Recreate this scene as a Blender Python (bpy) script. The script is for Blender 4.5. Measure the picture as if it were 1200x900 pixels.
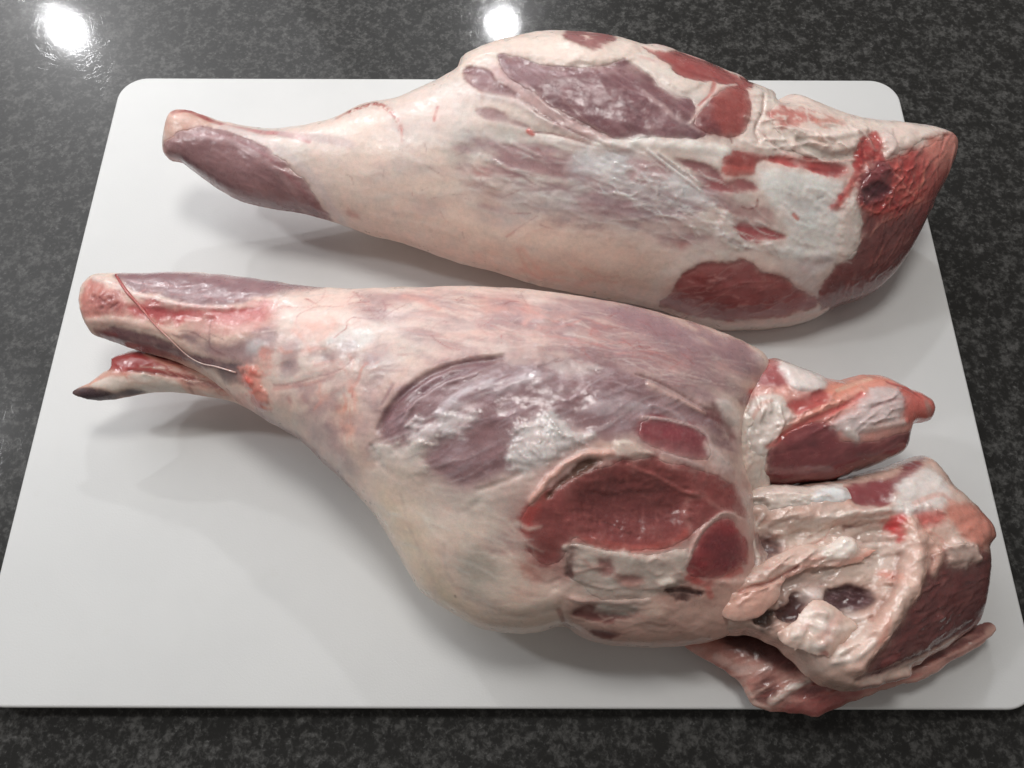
import bpy, math, random
import numpy as np
from mathutils import Euler, Vector

for o in list(bpy.data.objects):
    bpy.data.objects.remove(o)
scene = bpy.context.scene
COL = scene.collection

# ------------------------------------------------------------------ camera
CAM = np.array([0.00224, 0.00740, 0.46327])
ROT = np.radians([22.018, -0.126, 0.122])
FPX = 900.0
cd = bpy.data.cameras.new('camera')
cd.sensor_width = 36.0
cd.lens = 36.0 * FPX / 1200.0
cd.clip_start = 0.01
cd.clip_end = 50.0
cam = bpy.data.objects.new('camera', cd)
cam.location = CAM
cam.rotation_euler = ROT
COL.objects.link(cam)
scene.camera = cam

# ------------------------------------------------------------------ light
world = bpy.data.worlds.new('World')
scene.world = world
world.use_nodes = True
bg = world.node_tree.nodes['Background']
bg.inputs['Color'].default_value = (1.0, 0.94, 0.88, 1)
bg.inputs['Strength'].default_value = 0.17


def ceiling_spot(name, loc, watts, color, radius=0.047):
    l = bpy.data.lights.new(name, 'AREA')
    l.shape = 'DISK'
    l.size = radius * 2
    l.energy = watts
    l.color = color
    l.spread = math.radians(155)
    o = bpy.data.objects.new(name, l)
    o.location = loc
    COL.objects.link(o)
    return o


ceiling_spot('ceiling_spot', (-1.485, 2.062, 1.45), 16, (0.985, 0.99, 1.0))
ceiling_spot('ceiling_spot', (-0.032, 2.095, 1.45), 10.5, (0.985, 0.99, 1.0))
ceiling_spot('ceiling_spot', (-1.53, 0.66, 1.45), 9.5, (0.985, 0.99, 1.0), 0.09)
ceiling_spot('ceiling_spot', (0.02, 0.66, 1.45), 5.5, (1.0, 0.97, 0.93), 0.20)

# the broad glow of the lit ceiling around those spots
for rad, w in ((1.15, 14), (0.75, 9.5)):
    g = ceiling_spot('ceiling_glow', (-1.25, 1.75, 1.70 + 0.05 * rad), w, (0.985, 0.985, 1.0), rad)
    g.rotation_euler = (Vector((0, 0.2, 0)) - g.location).to_track_quat('-Z', 'Y').to_euler()
    g.data.spread = math.radians(180)

scene.view_settings.view_transform = 'Standard'
scene.view_settings.look = 'None'
scene.view_settings.exposure = 0.08
scene.view_settings.gamma = 1.0
scene.view_settings.use_curve_mapping = False
scene.render.engine = 'CYCLES'
scene.cycles.use_denoising = True
scene.cycles.max_bounces = 8
scene.cycles.caustics_reflective = False
scene.cycles.caustics_refractive = False

# ------------------------------------------------------------------ maths
RM = np.array(Euler(ROT, 'XYZ').to_matrix())


def lin(c):
    c = np.asarray(c, float) / 255.0
    return np.where(c <= 0.04045, c / 12.92, ((c + 0.055) / 1.055) ** 2.4)


def flesh(c):
    v = lin(c)
    g = float(v @ np.array([0.3, 0.5, 0.2]))
    return v * 0.91 + g * 0.09 + 0.012


def sstep(a, b, x):
    t = np.clip((x - a) / (b - a), 0, 1)
    return t * t * (3 - 2 * t)


def spline(pts, n=6, closed=False):
    P = np.asarray(pts, float)
    if len(P) < 3:
        t = np.linspace(0, 1, n * 2)[:, None]
        return P[0] * (1 - t) + P[-1] * t
    if closed:
        Q = np.vstack([P[-1:], P, P[:2]])
    else:
        Q = np.vstack([2 * P[:1] - P[1:2], P, 2 * P[-1:] - P[-2:-1]])
    out = []
    for i in range(len(Q) - 3):
        a, b, c, d = Q[i:i + 4]
        for k in range(n):
            t = k / n
            out.append(0.5 * (2 * b + (c - a) * t + (2 * a - 5 * b + 4 * c - d) * t * t
                              + (3 * b - a - 3 * c + d) * t ** 3))
    if not closed:
        out.append(P[-1])
    return np.array(out)


def gnoise(x, y, seed=0):
    """gradient noise in about -1..1"""
    xi = np.floor(x).astype(np.int64)
    yi = np.floor(y).astype(np.int64)
    xf = (x - xi).astype(np.float32)
    yf = (y - yi).astype(np.float32)

    def g(ix, iy, dx, dy):
        h = (ix * 374761393 + iy * 668265263 + seed * 144665) & 0x7fffffff
        h = ((h ^ (h >> 13)) * 1274126177) & 0x7fffffff
        h = h ^ (h >> 16)
        a = (h & 1023).astype(np.float32) * (2 * np.pi / 1024)
        return np.cos(a) * dx + np.sin(a) * dy
    u = xf * xf * xf * (xf * (xf * 6 - 15) + 10)
    v = yf * yf * yf * (yf * (yf * 6 - 15) + 10)
    n00 = g(xi, yi, xf, yf)
    n10 = g(xi + 1, yi, xf - 1, yf)
    n01 = g(xi, yi + 1, xf, yf - 1)
    n11 = g(xi + 1, yi + 1, xf - 1, yf - 1)
    return ((n00 * (1 - u) + n10 * u) * (1 - v) + (n01 * (1 - u) + n11 * u) * v) * 1.45


def fbm(x, y, octv=4, seed=0):
    o = 0
    a = 0.55
    for k in range(octv):
        o = o + a * gnoise(x * 2 ** k, y * 2 ** k, seed + 17 * k)
        a *= 0.5
    return o


def seg_dist(S, T, P, closed):
    """distance to polyline; also parameter 0..1 along it"""
    best = np.full(S.shape, 1e9, np.float32)
    par = np.zeros(S.shape, np.float32)
    n = len(P)
    m = n if closed else n - 1
    for i in range(m):
        a = P[i]
        b = P[(i + 1) % n]
        d = b - a
        L = float(d @ d) + 1e-14
        t = np.clip(((S - a[0]) * d[0] + (T - a[1]) * d[1]) / L, 0, 1)
        q = (S - a[0] - t * d[0]) ** 2 + (T - a[1] - t * d[1]) ** 2
        w = q < best
        best = np.where(w, q, best)
        par = np.where(w, (i + t) / m, par)
    return np.sqrt(best), par


def inside(S, T, P):
    r = np.zeros(S.shape, bool)
    n = len(P)
    for i in range(n):
        a = P[i]
        b = P[(i + 1) % n]
        if a[1] == b[1]:
            continue
        c = (a[1] > T) != (b[1] > T)
        r ^= c & (S < (b[0] - a[0]) * (T - a[1]) / (b[1] - a[1]) + a[0])
    return r


def sdf_poly(S, T, P):
    d, _ = seg_dist(S, T, P, True)
    return np.where(inside(S, T, P), -d, d)


def blur(A, r):
    """three box blurs of radius r cells"""
    r = int(round(r))
    if r < 1:
        return A
    for _ in range(2):
        for ax in (0, 1):
            pad = [(0, 0)] * A.ndim
            pad[ax] = (r + 1, r)
            c = np.cumsum(np.pad(A, pad, mode='edge'), axis=ax, dtype=np.float64)
            n = A.shape[ax]
            lo = np.take(c, range(0, n), axis=ax)
            hi = np.take(c, range(2 * r + 1, n + 2 * r + 1), axis=ax)
            A = ((hi - lo) / (2 * r + 1)).astype(np.float32)
    return A


def bilin(A, fi, fj):
    n, m = A.shape[:2]
    fi = np.clip(fi, 0, n - 1.001)
    fj = np.clip(fj, 0, m - 1.001)
    i = fi.astype(int)
    j = fj.astype(int)
    u = fi - i
    v = fj - j
    if A.ndim == 3:
        u = u[:, None]
        v = v[:, None]
    return (A[i, j] * (1 - u) + A[i + 1, j] * u) * (1 - v) + (A[i, j + 1] * (1 - u) + A[i + 1, j + 1] * u) * v


def surface_nets(F):
    """quads of the zero level of F (3-D array); vertices in index units"""
    neg = F < 0
    nx, ny, nz = F.shape
    c = np.zeros((nx - 1, ny - 1, nz - 1), np.int8)
    for dx in (0, 1):
        for dy in (0, 1):
            for dz in (0, 1):
                c += neg[dx:nx - 1 + dx, dy:ny - 1 + dy, dz:nz - 1 + dz]
    act = (c > 0) & (c < 8)
    idx = np.argwhere(act)
    vid = np.full(act.shape, -1, np.int32)
    vid[act] = np.arange(len(idx))
    I, J, K = idx.T
    acc = np.zeros((len(idx), 3))
    cnt = np.zeros(len(idx))
    cor = [(0, 0, 0), (1, 0, 0), (0, 1, 0), (1, 1, 0), (0, 0, 1), (1, 0, 1), (0, 1, 1), (1, 1, 1)]
    val = [F[I + a, J + b, K + d] for a, b, d in cor]
    for p in range(8):
        for q in range(p + 1, 8):
            if sum(abs(cor[p][k] - cor[q][k]) for k in range(3)) != 1:
                continue
            x = (val[p] < 0) != (val[q] < 0)
            t = np.where(x, val[p] / np.where(x, val[p] - val[q], 1), 0)
            for k in range(3):
                acc[:, k] += np.where(x, cor[p][k] + t * (cor[q][k] - cor[p][k]), 0)
            cnt += x
    V = idx + acc / cnt[:, None]
    quads = []
    for ax in range(3):
        sl0 = [slice(1, n - 1) for n in F.shape]
        sl1 = list(sl0)
        sl0[ax] = slice(0, F.shape[ax] - 1)
        sl1[ax] = slice(1, F.shape[ax])
        a = neg[tuple(sl0)]
        b = neg[tuple(sl1)]
        E = np.argwhere(a != b)
        if not len(E):
            continue
        flip = a[tuple(E.T)]
        off = np.ones(3, int)
        off[ax] = 0
        E = E + off
        u, v = [(1, 2), (2, 0), (0, 1)][ax]
        du = np.zeros(3, int)
        dv = np.zeros(3, int)
        du[u] = 1
        dv[v] = 1
        g = lambda e: vid[tuple(e.T)]
        q = np.stack([g(E - du - dv), g(E - dv), g(E), g(E - du)], 1)
        q[~flip] = q[~flip][:, ::-1]
        quads.append(q)
    Q = np.vstack(quads)
    Q = Q[(Q >= 0).all(1)]
    return V, Q


def make_mesh(name, V, Q, mat, parent=None, attrs=None, smooth=True):
    me = bpy.data.meshes.new(name)
    V = np.ascontiguousarray(V, np.float32)
    k = Q.shape[1]
    me.vertices.add(len(V))
    me.vertices.foreach_set('co', V.ravel())
    me.loops.add(len(Q) * k)
    me.loops.foreach_set('vertex_index', np.ascontiguousarray(Q, np.int32).ravel())
    me.polygons.add(len(Q))
    me.polygons.foreach_set('loop_start', np.arange(0, len(Q) * k, k, dtype=np.int32))
    me.polygons.foreach_set('use_smooth', np.full(len(Q), smooth))
    for an, (ty, arr) in (attrs or {}).items():
        at = me.attributes.new(an, ty, 'POINT')
        at.data.foreach_set('color' if ty == 'FLOAT_COLOR' else 'value', np.ascontiguousarray(arr, np.float32).ravel())
    me.update(calc_edges=True)
    me.validate()
    me.materials.append(mat)
    o = bpy.data.objects.new(name, me)
    COL.objects.link(o)
    o.parent = parent
    return o


RES = 0.0006          # sculpting maps
VOX = 0.0008          # mesh cell


class Frame:
    """a tilted sheet the meat is sculpted over: s to the right, t away, h up and towards the viewer"""

    def __init__(self, px, z, tilt):
        self.a = np.array([0, -math.sin(math.radians(tilt)), math.cos(math.radians(tilt))])
        self.ey = np.array([0, math.cos(math.radians(tilt)), math.sin(math.radians(tilt))])
        self.ex = np.array([1.0, 0, 0])
        d = RM @ np.array([(px[0] - 600) / FPX, -(px[1] - 450) / FPX, -1])
        k = (z - CAM[2]) / d[2]
        self.o = CAM + k * d

    def st(self, px, h):
        """photo pixel -> sheet coordinates of the point lying h above the sheet"""
        P = np.asarray(px, float).reshape(-1, 2)
        d = np.stack([(P[:, 0] - 600) / FPX, -(P[:, 1] - 450) / FPX, -np.ones(len(P))], 1) @ RM.T
        k = (((self.o - CAM) @ self.a) + h) / (d @ self.a)
        W = CAM + k[:, None] * d - self.o
        return np.stack([W @ self.ex, W @ self.ey], 1)

    def world(self, s, t, h):
        return self.o + np.multiply.outer(s, self.ex) + np.multiply.outer(t, self.ey) + np.multiply.outer(h, self.a)


class Solid:
    """one inflated piece of meat: outline, thickness, sculpted relief and colour maps"""

    def __init__(self, frame, outline, mid=0.0, kt=0.75, kb=0.75, base=(220, 190, 178), rag=0.0004, seed=1,
                 flat=0.0, smooth_n=3, maxT=None, fib=0.0, taper=None, wet=0.35):
        self.fr = frame
        self.seed = seed
        midf = mid if callable(mid) else (lambda s: np.full(np.shape(s), float(mid)))
        P = spline(outline, smooth_n, True)
        h = np.zeros(len(P))
        for _ in range(4):
            st = frame.st(P, h)
            h = midf(st[:, 0])
        self.P = st
        lo = st.min(0) - 0.006
        hi = st.max(0) + 0.006
        self.lo = lo
        self.n = np.ceil((hi - lo) / RES).astype(int) + 1
        s = lo[0] + RES * np.arange(self.n[0])
        t = lo[1] + RES * np.arange(self.n[1])
        self.S, self.T = [x.astype(np.float32) for x in np.meshgrid(s, t, indexing='ij')]
        S, T = self.S, self.T
        self.w1 = fbm(S / 0.008, T / 0.008, 5, seed + 3).astype(np.float32)
        self.w2 = fbm(S / 0.008 + 31, T / 0.008 + 7, 5, seed + 5).astype(np.float32)
        fa = math.radians(fib)
        self.wa = fbm((S * math.cos(fa) + T * math.sin(fa)) / 0.022, (-S * math.sin(fa) + T * math.cos(fa)) / 0.0055, 5, seed + 7).astype(np.float32)
        self.fine = fbm(S / 0.0022, T / 0.0022, 3, seed + 9).astype(np.float32)
        d = sdf_poly(S, T, st.astype(np.float32)) + rag * (1.6 * self.fine + 2.2 * self.w1) * (1.0 if rag > 0.0005 else 0.75)
        self.sd = d
        T2 = 2 * self.poisson(d < 0)
        # near the rim follow the exact outline
        th = np.sqrt(np.maximum(T2, 0))
        if maxT:
            th = maxT * np.tanh(th / maxT)
        th = np.where(d < 0, th, -d * 2)
        if flat:
            th = np.where(d < 0, np.minimum(th, flat + 0.15 * (th - flat) * (th > flat)), th)
        if taper is not None:
            th = np.where(th > 0, th * taper(S), th)
        self.th = blur(th.astype(np.float32), 2)
        self.mid = midf(S).astype(np.float32)
        self.kt = kt
        self.kb = kb
        self.dh = np.zeros_like(self.th)      # relief added to the top
        self.rgb = np.empty(S.shape + (3,), np.float32)
        self.rgb[:] = lin(base)
        self.wet = np.full(S.shape, wet, np.float32)
        self.patch = []

    def poisson(self, m):
        def solve(m, hh, u, it):
            m = m.astype(np.float32)
            for _ in range(it):
                u = m * 0.25 * (np.roll(u, 1, 0) + np.roll(u, -1, 0) + np.roll(u, 1, 1) + np.roll(u, -1, 1) + hh * hh)
            return u
        lv = [m]
        while min(lv[-1].shape) > 40 and len(lv) < 5:
            a = lv[-1]
            a = a[:a.shape[0] // 2 * 2, :a.shape[1] // 2 * 2]
            lv.append((a[::2, ::2].astype(int) + a[1::2, ::2] + a[::2, 1::2] + a[1::2, 1::2]) >= 2)
        u = None
        for k in range(len(lv) - 1, -1, -1):
            hh = RES * 2 ** k
            if u is None:
                u = np.zeros(lv[k].shape, np.float32)
                it = 1500
            else:
                f = np.repeat(np.repeat(u, 2, 0), 2, 1)
                u = np.zeros(lv[k].shape, np.float32)
                u[:f.shape[0], :f.shape[1]] = f[:u.shape[0], :u.shape[1]]
                it = 250 if k > 1 else 90
            u = solve(lv[k], hh, u, it)
        return u

    # ---- lookups
    def top(self):
        return self.mid + self.kt * self.th + self.dh

    def at(self, px):
        """photo pixels -> sheet coordinates on this solid's top"""
        P = np.asarray(px, float).reshape(-1, 2)
        A = self.mid + self.kt * np.maximum(self.th, 0)
        h = np.zeros(len(P)) + float(self.mid.mean())
        for _ in range(6):
            st = self.fr.st(P, h)
            ij = (st - self.lo) / RES
            h = 0.5 * h + 0.5 * bilin(A, ij[:, 0], ij[:, 1])
        return self.fr.st(P, h)

    def point(self, px, lift=0.0):
        """photo pixels -> world points on the sculpted top"""
        st = self.at(px)
        ij = (st - self.lo) / RES
        h = bilin(self.top(), ij[:, 0], ij[:, 1]) + lift
        return np.array([self.fr.world(a, b, c) for (a, b), c in zip(st, h)])

    def crop(self, P, m):
        a = np.maximum(((P.min(0) - m - self.lo) / RES).astype(int), 0)
        b = np.minimum(((P.max(0) + m - self.lo) / RES).astype(int) + 2, self.n)
        return slice(a[0], max(b[0], a[0] + 1)), slice(a[1], max(b[1], a[1] + 1))

    def tex(self, sl, spec):
        """streaky or blotchy mask: (scale mm, low, high, angle, stretch)"""
        sc, lo, hi = spec[:3]
        ang = math.radians(spec[3]) if len(spec) > 3 else 0
        stre = spec[4] if len(spec) > 4 else 1
        S, T = self.S[sl], self.T[sl]
        sc *= 0.001
        wx = self.w1[sl] * 0.0012
        u = (S * math.cos(ang) + T * math.sin(ang) + wx) / (sc * stre)
        v = (-S * math.sin(ang) + T * math.cos(ang) + wx) / sc
        self.seed += 1
        n = 0.5 + 0.62 * fbm(u, v, 4, self.seed)
        return sstep(lo, hi, n)

    def apply(self, sl, M, c, a, dh, wet, tex, keep=None):
        if tex is not None:
            M = M * self.tex(sl, tex)
        if c is not None:
            A = (M * a)[..., None]
            self.rgb[sl] = self.rgb[sl] * (1 - A) + flesh(c).astype(np.float32) * A
        if wet is not None:
            self.wet[sl] = self.wet[sl] * (1 - M * a) + wet * M * a
        if dh:
            self.dh[sl] += M * dh * 0.001

    def poly(self, pts, c=None, a=1.0, soft=1.2, dh=0.0, rag=1.0, wet=None, tex=None, hs=None, sm=True):
        """filled patch; soft, rag, dh in mm; hs = softness of the relief"""
        soft = soft * 1.25 + 0.7
        rag = rag * 1.7
        P = self.at(spline(pts, 5, True) if sm else pts).astype(np.float32)
        g = max(soft, hs or 0) * 0.001 + 0.004 + rag * 0.001
        sl = self.crop(P, g)
        d0 = sdf_poly(self.S[sl], self.T[sl], P)
        d = d0 + rag * 0.001 * (1.0 * self.w1[sl] + 1.6 * self.wa[sl] + 0.6 * self.fine[sl])
        M = sstep(soft * 0.0005, -soft * 0.0005, d)
        self.apply(sl, M, c, a, 0, wet, tex)
        if dh:
            w = (hs or soft) * 0.001
            self.dh[sl] += sstep(w * 0.3, -w, d) * dh * 0.001

    def line(self, pts, w, c=None, a=1.0, dh=0.0, wet=None, w2=None, rag=0.3, tex=None, sharp=0.4, hw=None):
        """brush stroke; widths in mm (full), tapering from w to w2; hw = width of the relief"""
        P = self.at(spline(pts, 6)).astype(np.float32)
        w2 = w if w2 is None else w2
        mw = max(w, w2, hw or 0)
        sl = self.crop(P, mw * 0.001 + 0.003)
        S = self.S[sl] + rag * 0.001 * self.w1[sl]
        T = self.T[sl] + rag * 0.001 * self.w2[sl]
        d, par = seg_dist(S, T, P, False)
        r = (w + (w2 - w) * par) * 0.0005
        M = sstep(1.0, sharp, d / r)
        self.apply(sl, M, c, a, 0, wet, tex)
        if dh:
            if hw:
                r = hw * 0.0005
            x = np.clip(d / r, 0, 1)
            self.dh[sl] += (1 - x * x) ** 2 * dh * 0.001

    def smooth(self, pts, r=3.0, a=0.8):
        """wax a patch down"""
        P = self.at(spline(pts, 5, True)).astype(np.float32)
        m = a * sstep(0.008, -0.008, sdf_poly(self.S, self.T, P))
        self.dh = self.dh * (1 - m) + blur(self.dh, r * 0.001 / RES) * m

    def slope(self, pts, edge, k, soft=3.0):
        """let a patch fall away from an edge line, k mm per mm"""
        P = self.at(spline(pts, 5, True)).astype(np.float32)
        L = self.at(spline(edge, 6)).astype(np.float32)
        sl = self.crop(P, 0.01)
        d = sdf_poly(self.S[sl], self.T[sl], P)
        e, _ = seg_dist(self.S[sl], self.T[sl], L, False)
        self.dh[sl] -= k * e * sstep(soft * 0.001, -soft * 0.001, d)

    def crumple(self, amp, sc, ang=0, stretch=1, pts=None):
        """ridged folds"""
        an = math.radians(ang)
        u = (self.S * math.cos(an) + self.T * math.sin(an) + 0.004 * self.w1) / (sc * 0.001 * stretch)
        v = (-self.S * math.sin(an) + self.T * math.cos(an) + 0.004 * self.w2) / (sc * 0.001)
        self.seed += 1
        r = 1 - 2 * np.abs(fbm(u, v, 3, self.seed))
        m = 1.0
        if pts is not None:
            P = self.at(spline(pts, 5, True)).astype(np.float32)
            m = sstep(0.005, -0.005, sdf_poly(self.S, self.T, P))
        self.dh += amp * 0.001 * r * m

    def spots(self, pts, r, n, c, a=1.0, dh=0.0, wet=None, seed=0, el=1.0):
        """n small blotches of about r mm scattered inside a patch"""
        rng = random.Random(seed)
        P = np.asarray(pts, float)
        lo, hi = P.min(0), P.max(0)
        k = 0
        while k < n:
            x = rng.uniform(lo[0], hi[0])
            y = rng.uniform(lo[1], hi[1])
            if not inside(np.array([x]), np.array([y]), P)[0]:
                continue
            k += 1
            q = r * rng.uniform(0.5, 1.5)
            L = q * el
            an = rng.uniform(-0.4, 0.4)
            e = L * 1.2
            self.line([(x - e * math.cos(an), y - e * math.sin(an)), (x + e * math.cos(an), y + e * math.sin(an))],
                      q * 2, c, a, dh, wet, rag=q * 0.5, sharp=0.2)

    def fibers(self, pts, n, L, ang, w, cols, a=0.6, dh=0.0, wet=None, seed=0, bend=0.15, spread=14):
        """scatter n fine strokes about L pixels long inside a patch"""
        rng = random.Random(seed)
        P = np.asarray(pts, float)
        lo, hi = P.min(0), P.max(0)
        k = 0
        tries = 0
        while k < n and tries < n * 40:
            tries += 1
            x = rng.uniform(lo[0], hi[0])
            y = rng.uniform(lo[1], hi[1])
            if not inside(np.array([x]), np.array([y]), P)[0]:
                continue
            k += 1
            q = math.radians(ang + rng.gauss(0, spread))
            l = L * rng.uniform(0.4, 1.4) * 0.5
            b = L * bend * rng.uniform(-1, 1)
            c, s = math.cos(q), math.sin(q)
            self.line([(x - l * c, y - l * s), (x - b * s, y + b * c), (x + l * c, y + l * s)], w * rng.uniform(0.6, 1.5),
                      rng.choice(cols), a * rng.uniform(0.5, 1.2), dh * rng.uniform(0.3, 1.3), wet, w2=w * rng.uniform(0.2, 0.8),
                      rag=0.8, sharp=0.0)

    def finish(self, mixr=2.6, relief=0.9, cream=0.5):
        """let colours bleed a little into each other; fat stands proud of lean"""
        n = max(1, mixr * 0.001 / RES)
        bl = blur(self.rgb, n)
        f = (0.12 + 0.5 * sstep(-0.5, 0.7, self.wa + 0.6 * self.w2))[..., None]
        self.rgb = self.rgb * (1 - f) + bl * f
        b2 = blur(self.rgb, n * 2.6)
        f = (0.42 * sstep(-0.1, 0.6, self.w1 + 0.5 * self.wa))[..., None]
        self.rgb = self.rgb * (1 - f) + b2 * f
        # fat is cream rather than peach
        lm = (self.rgb @ np.array([0.3, 0.5, 0.2], np.float32))[..., None]
        k = cream * sstep(0.38, 0.62, lm)
        self.rgb = self.rgb * (1 - k) + lm * np.array([1.07, 1.0, 0.955], np.float32) * k
        S, T = self.S, self.T
        m1 = fbm(S / 0.0042, T / 0.0042, 4, self.seed + 101)
        m2 = fbm(S / 0.013 + 5, T / 0.013, 4, self.seed + 102)
        m3 = self.wa
        lumv = (1 + 0.075 * m1 + 0.06 * m3 + 0.05 * m2)[..., None]
        pk = (0.55 * m2 + 0.35 * self.w2 + 0.3 * m1)[..., None]
        self.rgb = self.rgb * lumv * (1 + pk * np.array([0.03, -0.085, -0.10], np.float32))
        self.wet = np.clip(self.wet + 0.07 * m2 + 0.05 * m1, 0.1, 0.6)
        Lm = self.rgb @ np.array([0.3, 0.5, 0.2], np.float32)
        hp = blur(Lm, 1) - blur(Lm, 0.005 / RES)
        self.dh += relief * 0.001 * np.clip(hp * 2.5, -1, 1)

    def grain(self, amp, sc, ang=0, stretch=1, octv=4):
        """general relief"""
        sl = (slice(None), slice(None))
        an = math.radians(ang)
        u = (self.S * math.cos(an) + self.T * math.sin(an)) / (sc * 0.001 * stretch)
        v = (-self.S * math.sin(an) + self.T * math.cos(an)) / (sc * 0.001)
        self.seed += 1
        self.dh += amp * 0.001 * fbm(u, v, octv, self.seed)

    # ---- meshes
    def build(self, name, mat, parent, skip_patches=False, top=None, bot=None, sd=None, vox=VOX):
        fr = self.fr
        top = self.top() if top is None else top
        bot = (self.mid - self.kb * self.th) if bot is None else bot
        act = top > bot
        ii = np.argwhere(act)
        a = np.maximum(ii.min(0) - 5, 0)
        b = np.minimum(ii.max(0) + 6, self.n)
        q = vox / RES
        gi = np.arange(a[0], b[0] - 1, q)
        gj = np.arange(a[1], b[1] - 1, q)
        GI, GJ = [x.ravel() for x in np.meshgrid(gi, gj, indexing='ij')]
        A = bilin(top, GI, GJ).reshape(len(gi), len(gj)).astype(np.float32)
        B = bilin(bot, GI, GJ).reshape(len(gi), len(gj)).astype(np.float32)
        ga = np.gradient(A, vox)
        gb = np.gradient(B, vox)
        na = 1 / np.sqrt(1 + np.minimum(ga[0] ** 2 + ga[1] ** 2, 36))
        nb = 1 / np.sqrt(1 + np.minimum(gb[0] ** 2 + gb[1] ** 2, 36))
        on = A > B
        h0 = min(B[on].min(), A[on].min()) - 3 * vox
        h1 = A[on].max() + 3 * vox
        s = self.lo[0] + RES * gi
        t = self.lo[1] + RES * gj
        # nothing below the board
        tmax = t.max()
        h0 = max(h0, (-0.002 - fr.o[2] - tmax * fr.ey[2]) / fr.a[2])
        hh = np.arange(h0, h1, vox).astype(np.float32)
        F = (hh[None, None, :] - A[..., None]) * na[..., None]
        G = (B[..., None] - hh[None, None, :]) * nb[..., None]
        np.maximum(F, G, out=F)
        Z = (fr.o[2] + t[:, None] * fr.ey[2] + hh[None, :] * fr.a[2]).astype(np.float32)
        np.maximum(F, (0.0006 - Z)[None], out=F)
        F[0] = F[-1] = 1
        F[:, 0] = F[:, -1] = 1
        F[:, :, 0] = F[:, :, -1] = 1
        V, Q = surface_nets(F)
        del F, G
        # soften the cell steps
        e = np.concatenate([Q[:, [0, 1]], Q[:, [1, 2]], Q[:, [2, 3]], Q[:, [3, 0]]])
        for _ in range(2):
            acc = np.zeros_like(V)
            for k in range(3):
                acc[:, k] = np.bincount(e[:, 0], V[e[:, 1], k], len(V)) + np.bincount(e[:, 1], V[e[:, 0], k], len(V))
            cnt = np.bincount(e[:, 0], minlength=len(V)) + np.bincount(e[:, 1], minlength=len(V))
            V = 0.5 * V + 0.5 * acc / np.maximum(cnt, 1)[:, None]
        vi = a[0] + V[:, 0] * q
        vj = a[1] + V[:, 1] * q
        W = fr.world(self.lo[0] + RES * vi, self.lo[1] + RES * vj, h0 + vox * V[:, 2])
        rgb = np.clip(bilin(self.rgb, vi, vj), 0, 1)
        col = np.concatenate([rgb, np.ones((len(rgb), 1))], 1)
        wet = bilin(self.wet, vi, vj)
        o = fr.o.copy()
        o[2] = 0
        return make_mesh(name, W - (parent_loc(parent)), Q, mat, parent,
                         {'Col': ('FLOAT_COLOR', col), 'wet': ('FLOAT', wet)})

    def add_patch(self, name, pts, depth=9.0, rag=0.8, label=None, edge=1.0, raise_=0.0):
        """a piece of its own set into this solid, under the same relief"""
        P = self.at(spline(pts, 5, True)).astype(np.float32)
        d = sdf_poly(self.S, self.T, P) + 1.7 * rag * 0.001 * (1.0 * self.w1 + 1.6 * self.wa + 0.6 * self.fine)
        self.patch.append((name, d, depth, label, edge, raise_))

    def build_all(self, name, mat, parent):
        top = self.top()
        bot = self.mid - self.kb * self.th
        body = top.copy()
        made = []
        for nm, d, dep, label, edge, rs in self.patch:
            w = edge * 0.001
            body = body - 0.0030 * sstep(-w * 0.5, -w * 3.0, d)
            pt = top + 0.00012 + rs * 0.001 * sstep(0, -0.004, d) - np.maximum(d + 0.0002, 0.0) * 1.2
            pb = np.maximum(np.minimum(top, blur(top, 6)) - dep * 0.001, bot + 0.002)
            pb = np.where(d > 0.004, pt + 0.003 + d, pb)
            pb = np.where(self.sd > -0.0004, np.maximum(pb, pt + 0.001), pb)
            o = self.build(nm, mat, parent, top=pt, bot=pb)
            if label:
                o['label'] = label
            made.append(o)
        b = self.build(name, mat, parent, top=body)
        return b, made


def parent_loc(p):
    return np.array(p.location) if p is not None else np.zeros(3)


def thing(name, label, cat, loc, group=None):
    o = bpy.data.objects.new(name, None)
    o.location = loc
    o.empty_display_size = 0.05
    COL.objects.link(o)
    o['label'] = label
    o['category'] = cat
    if group:
        o['group'] = group
    return o


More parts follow.
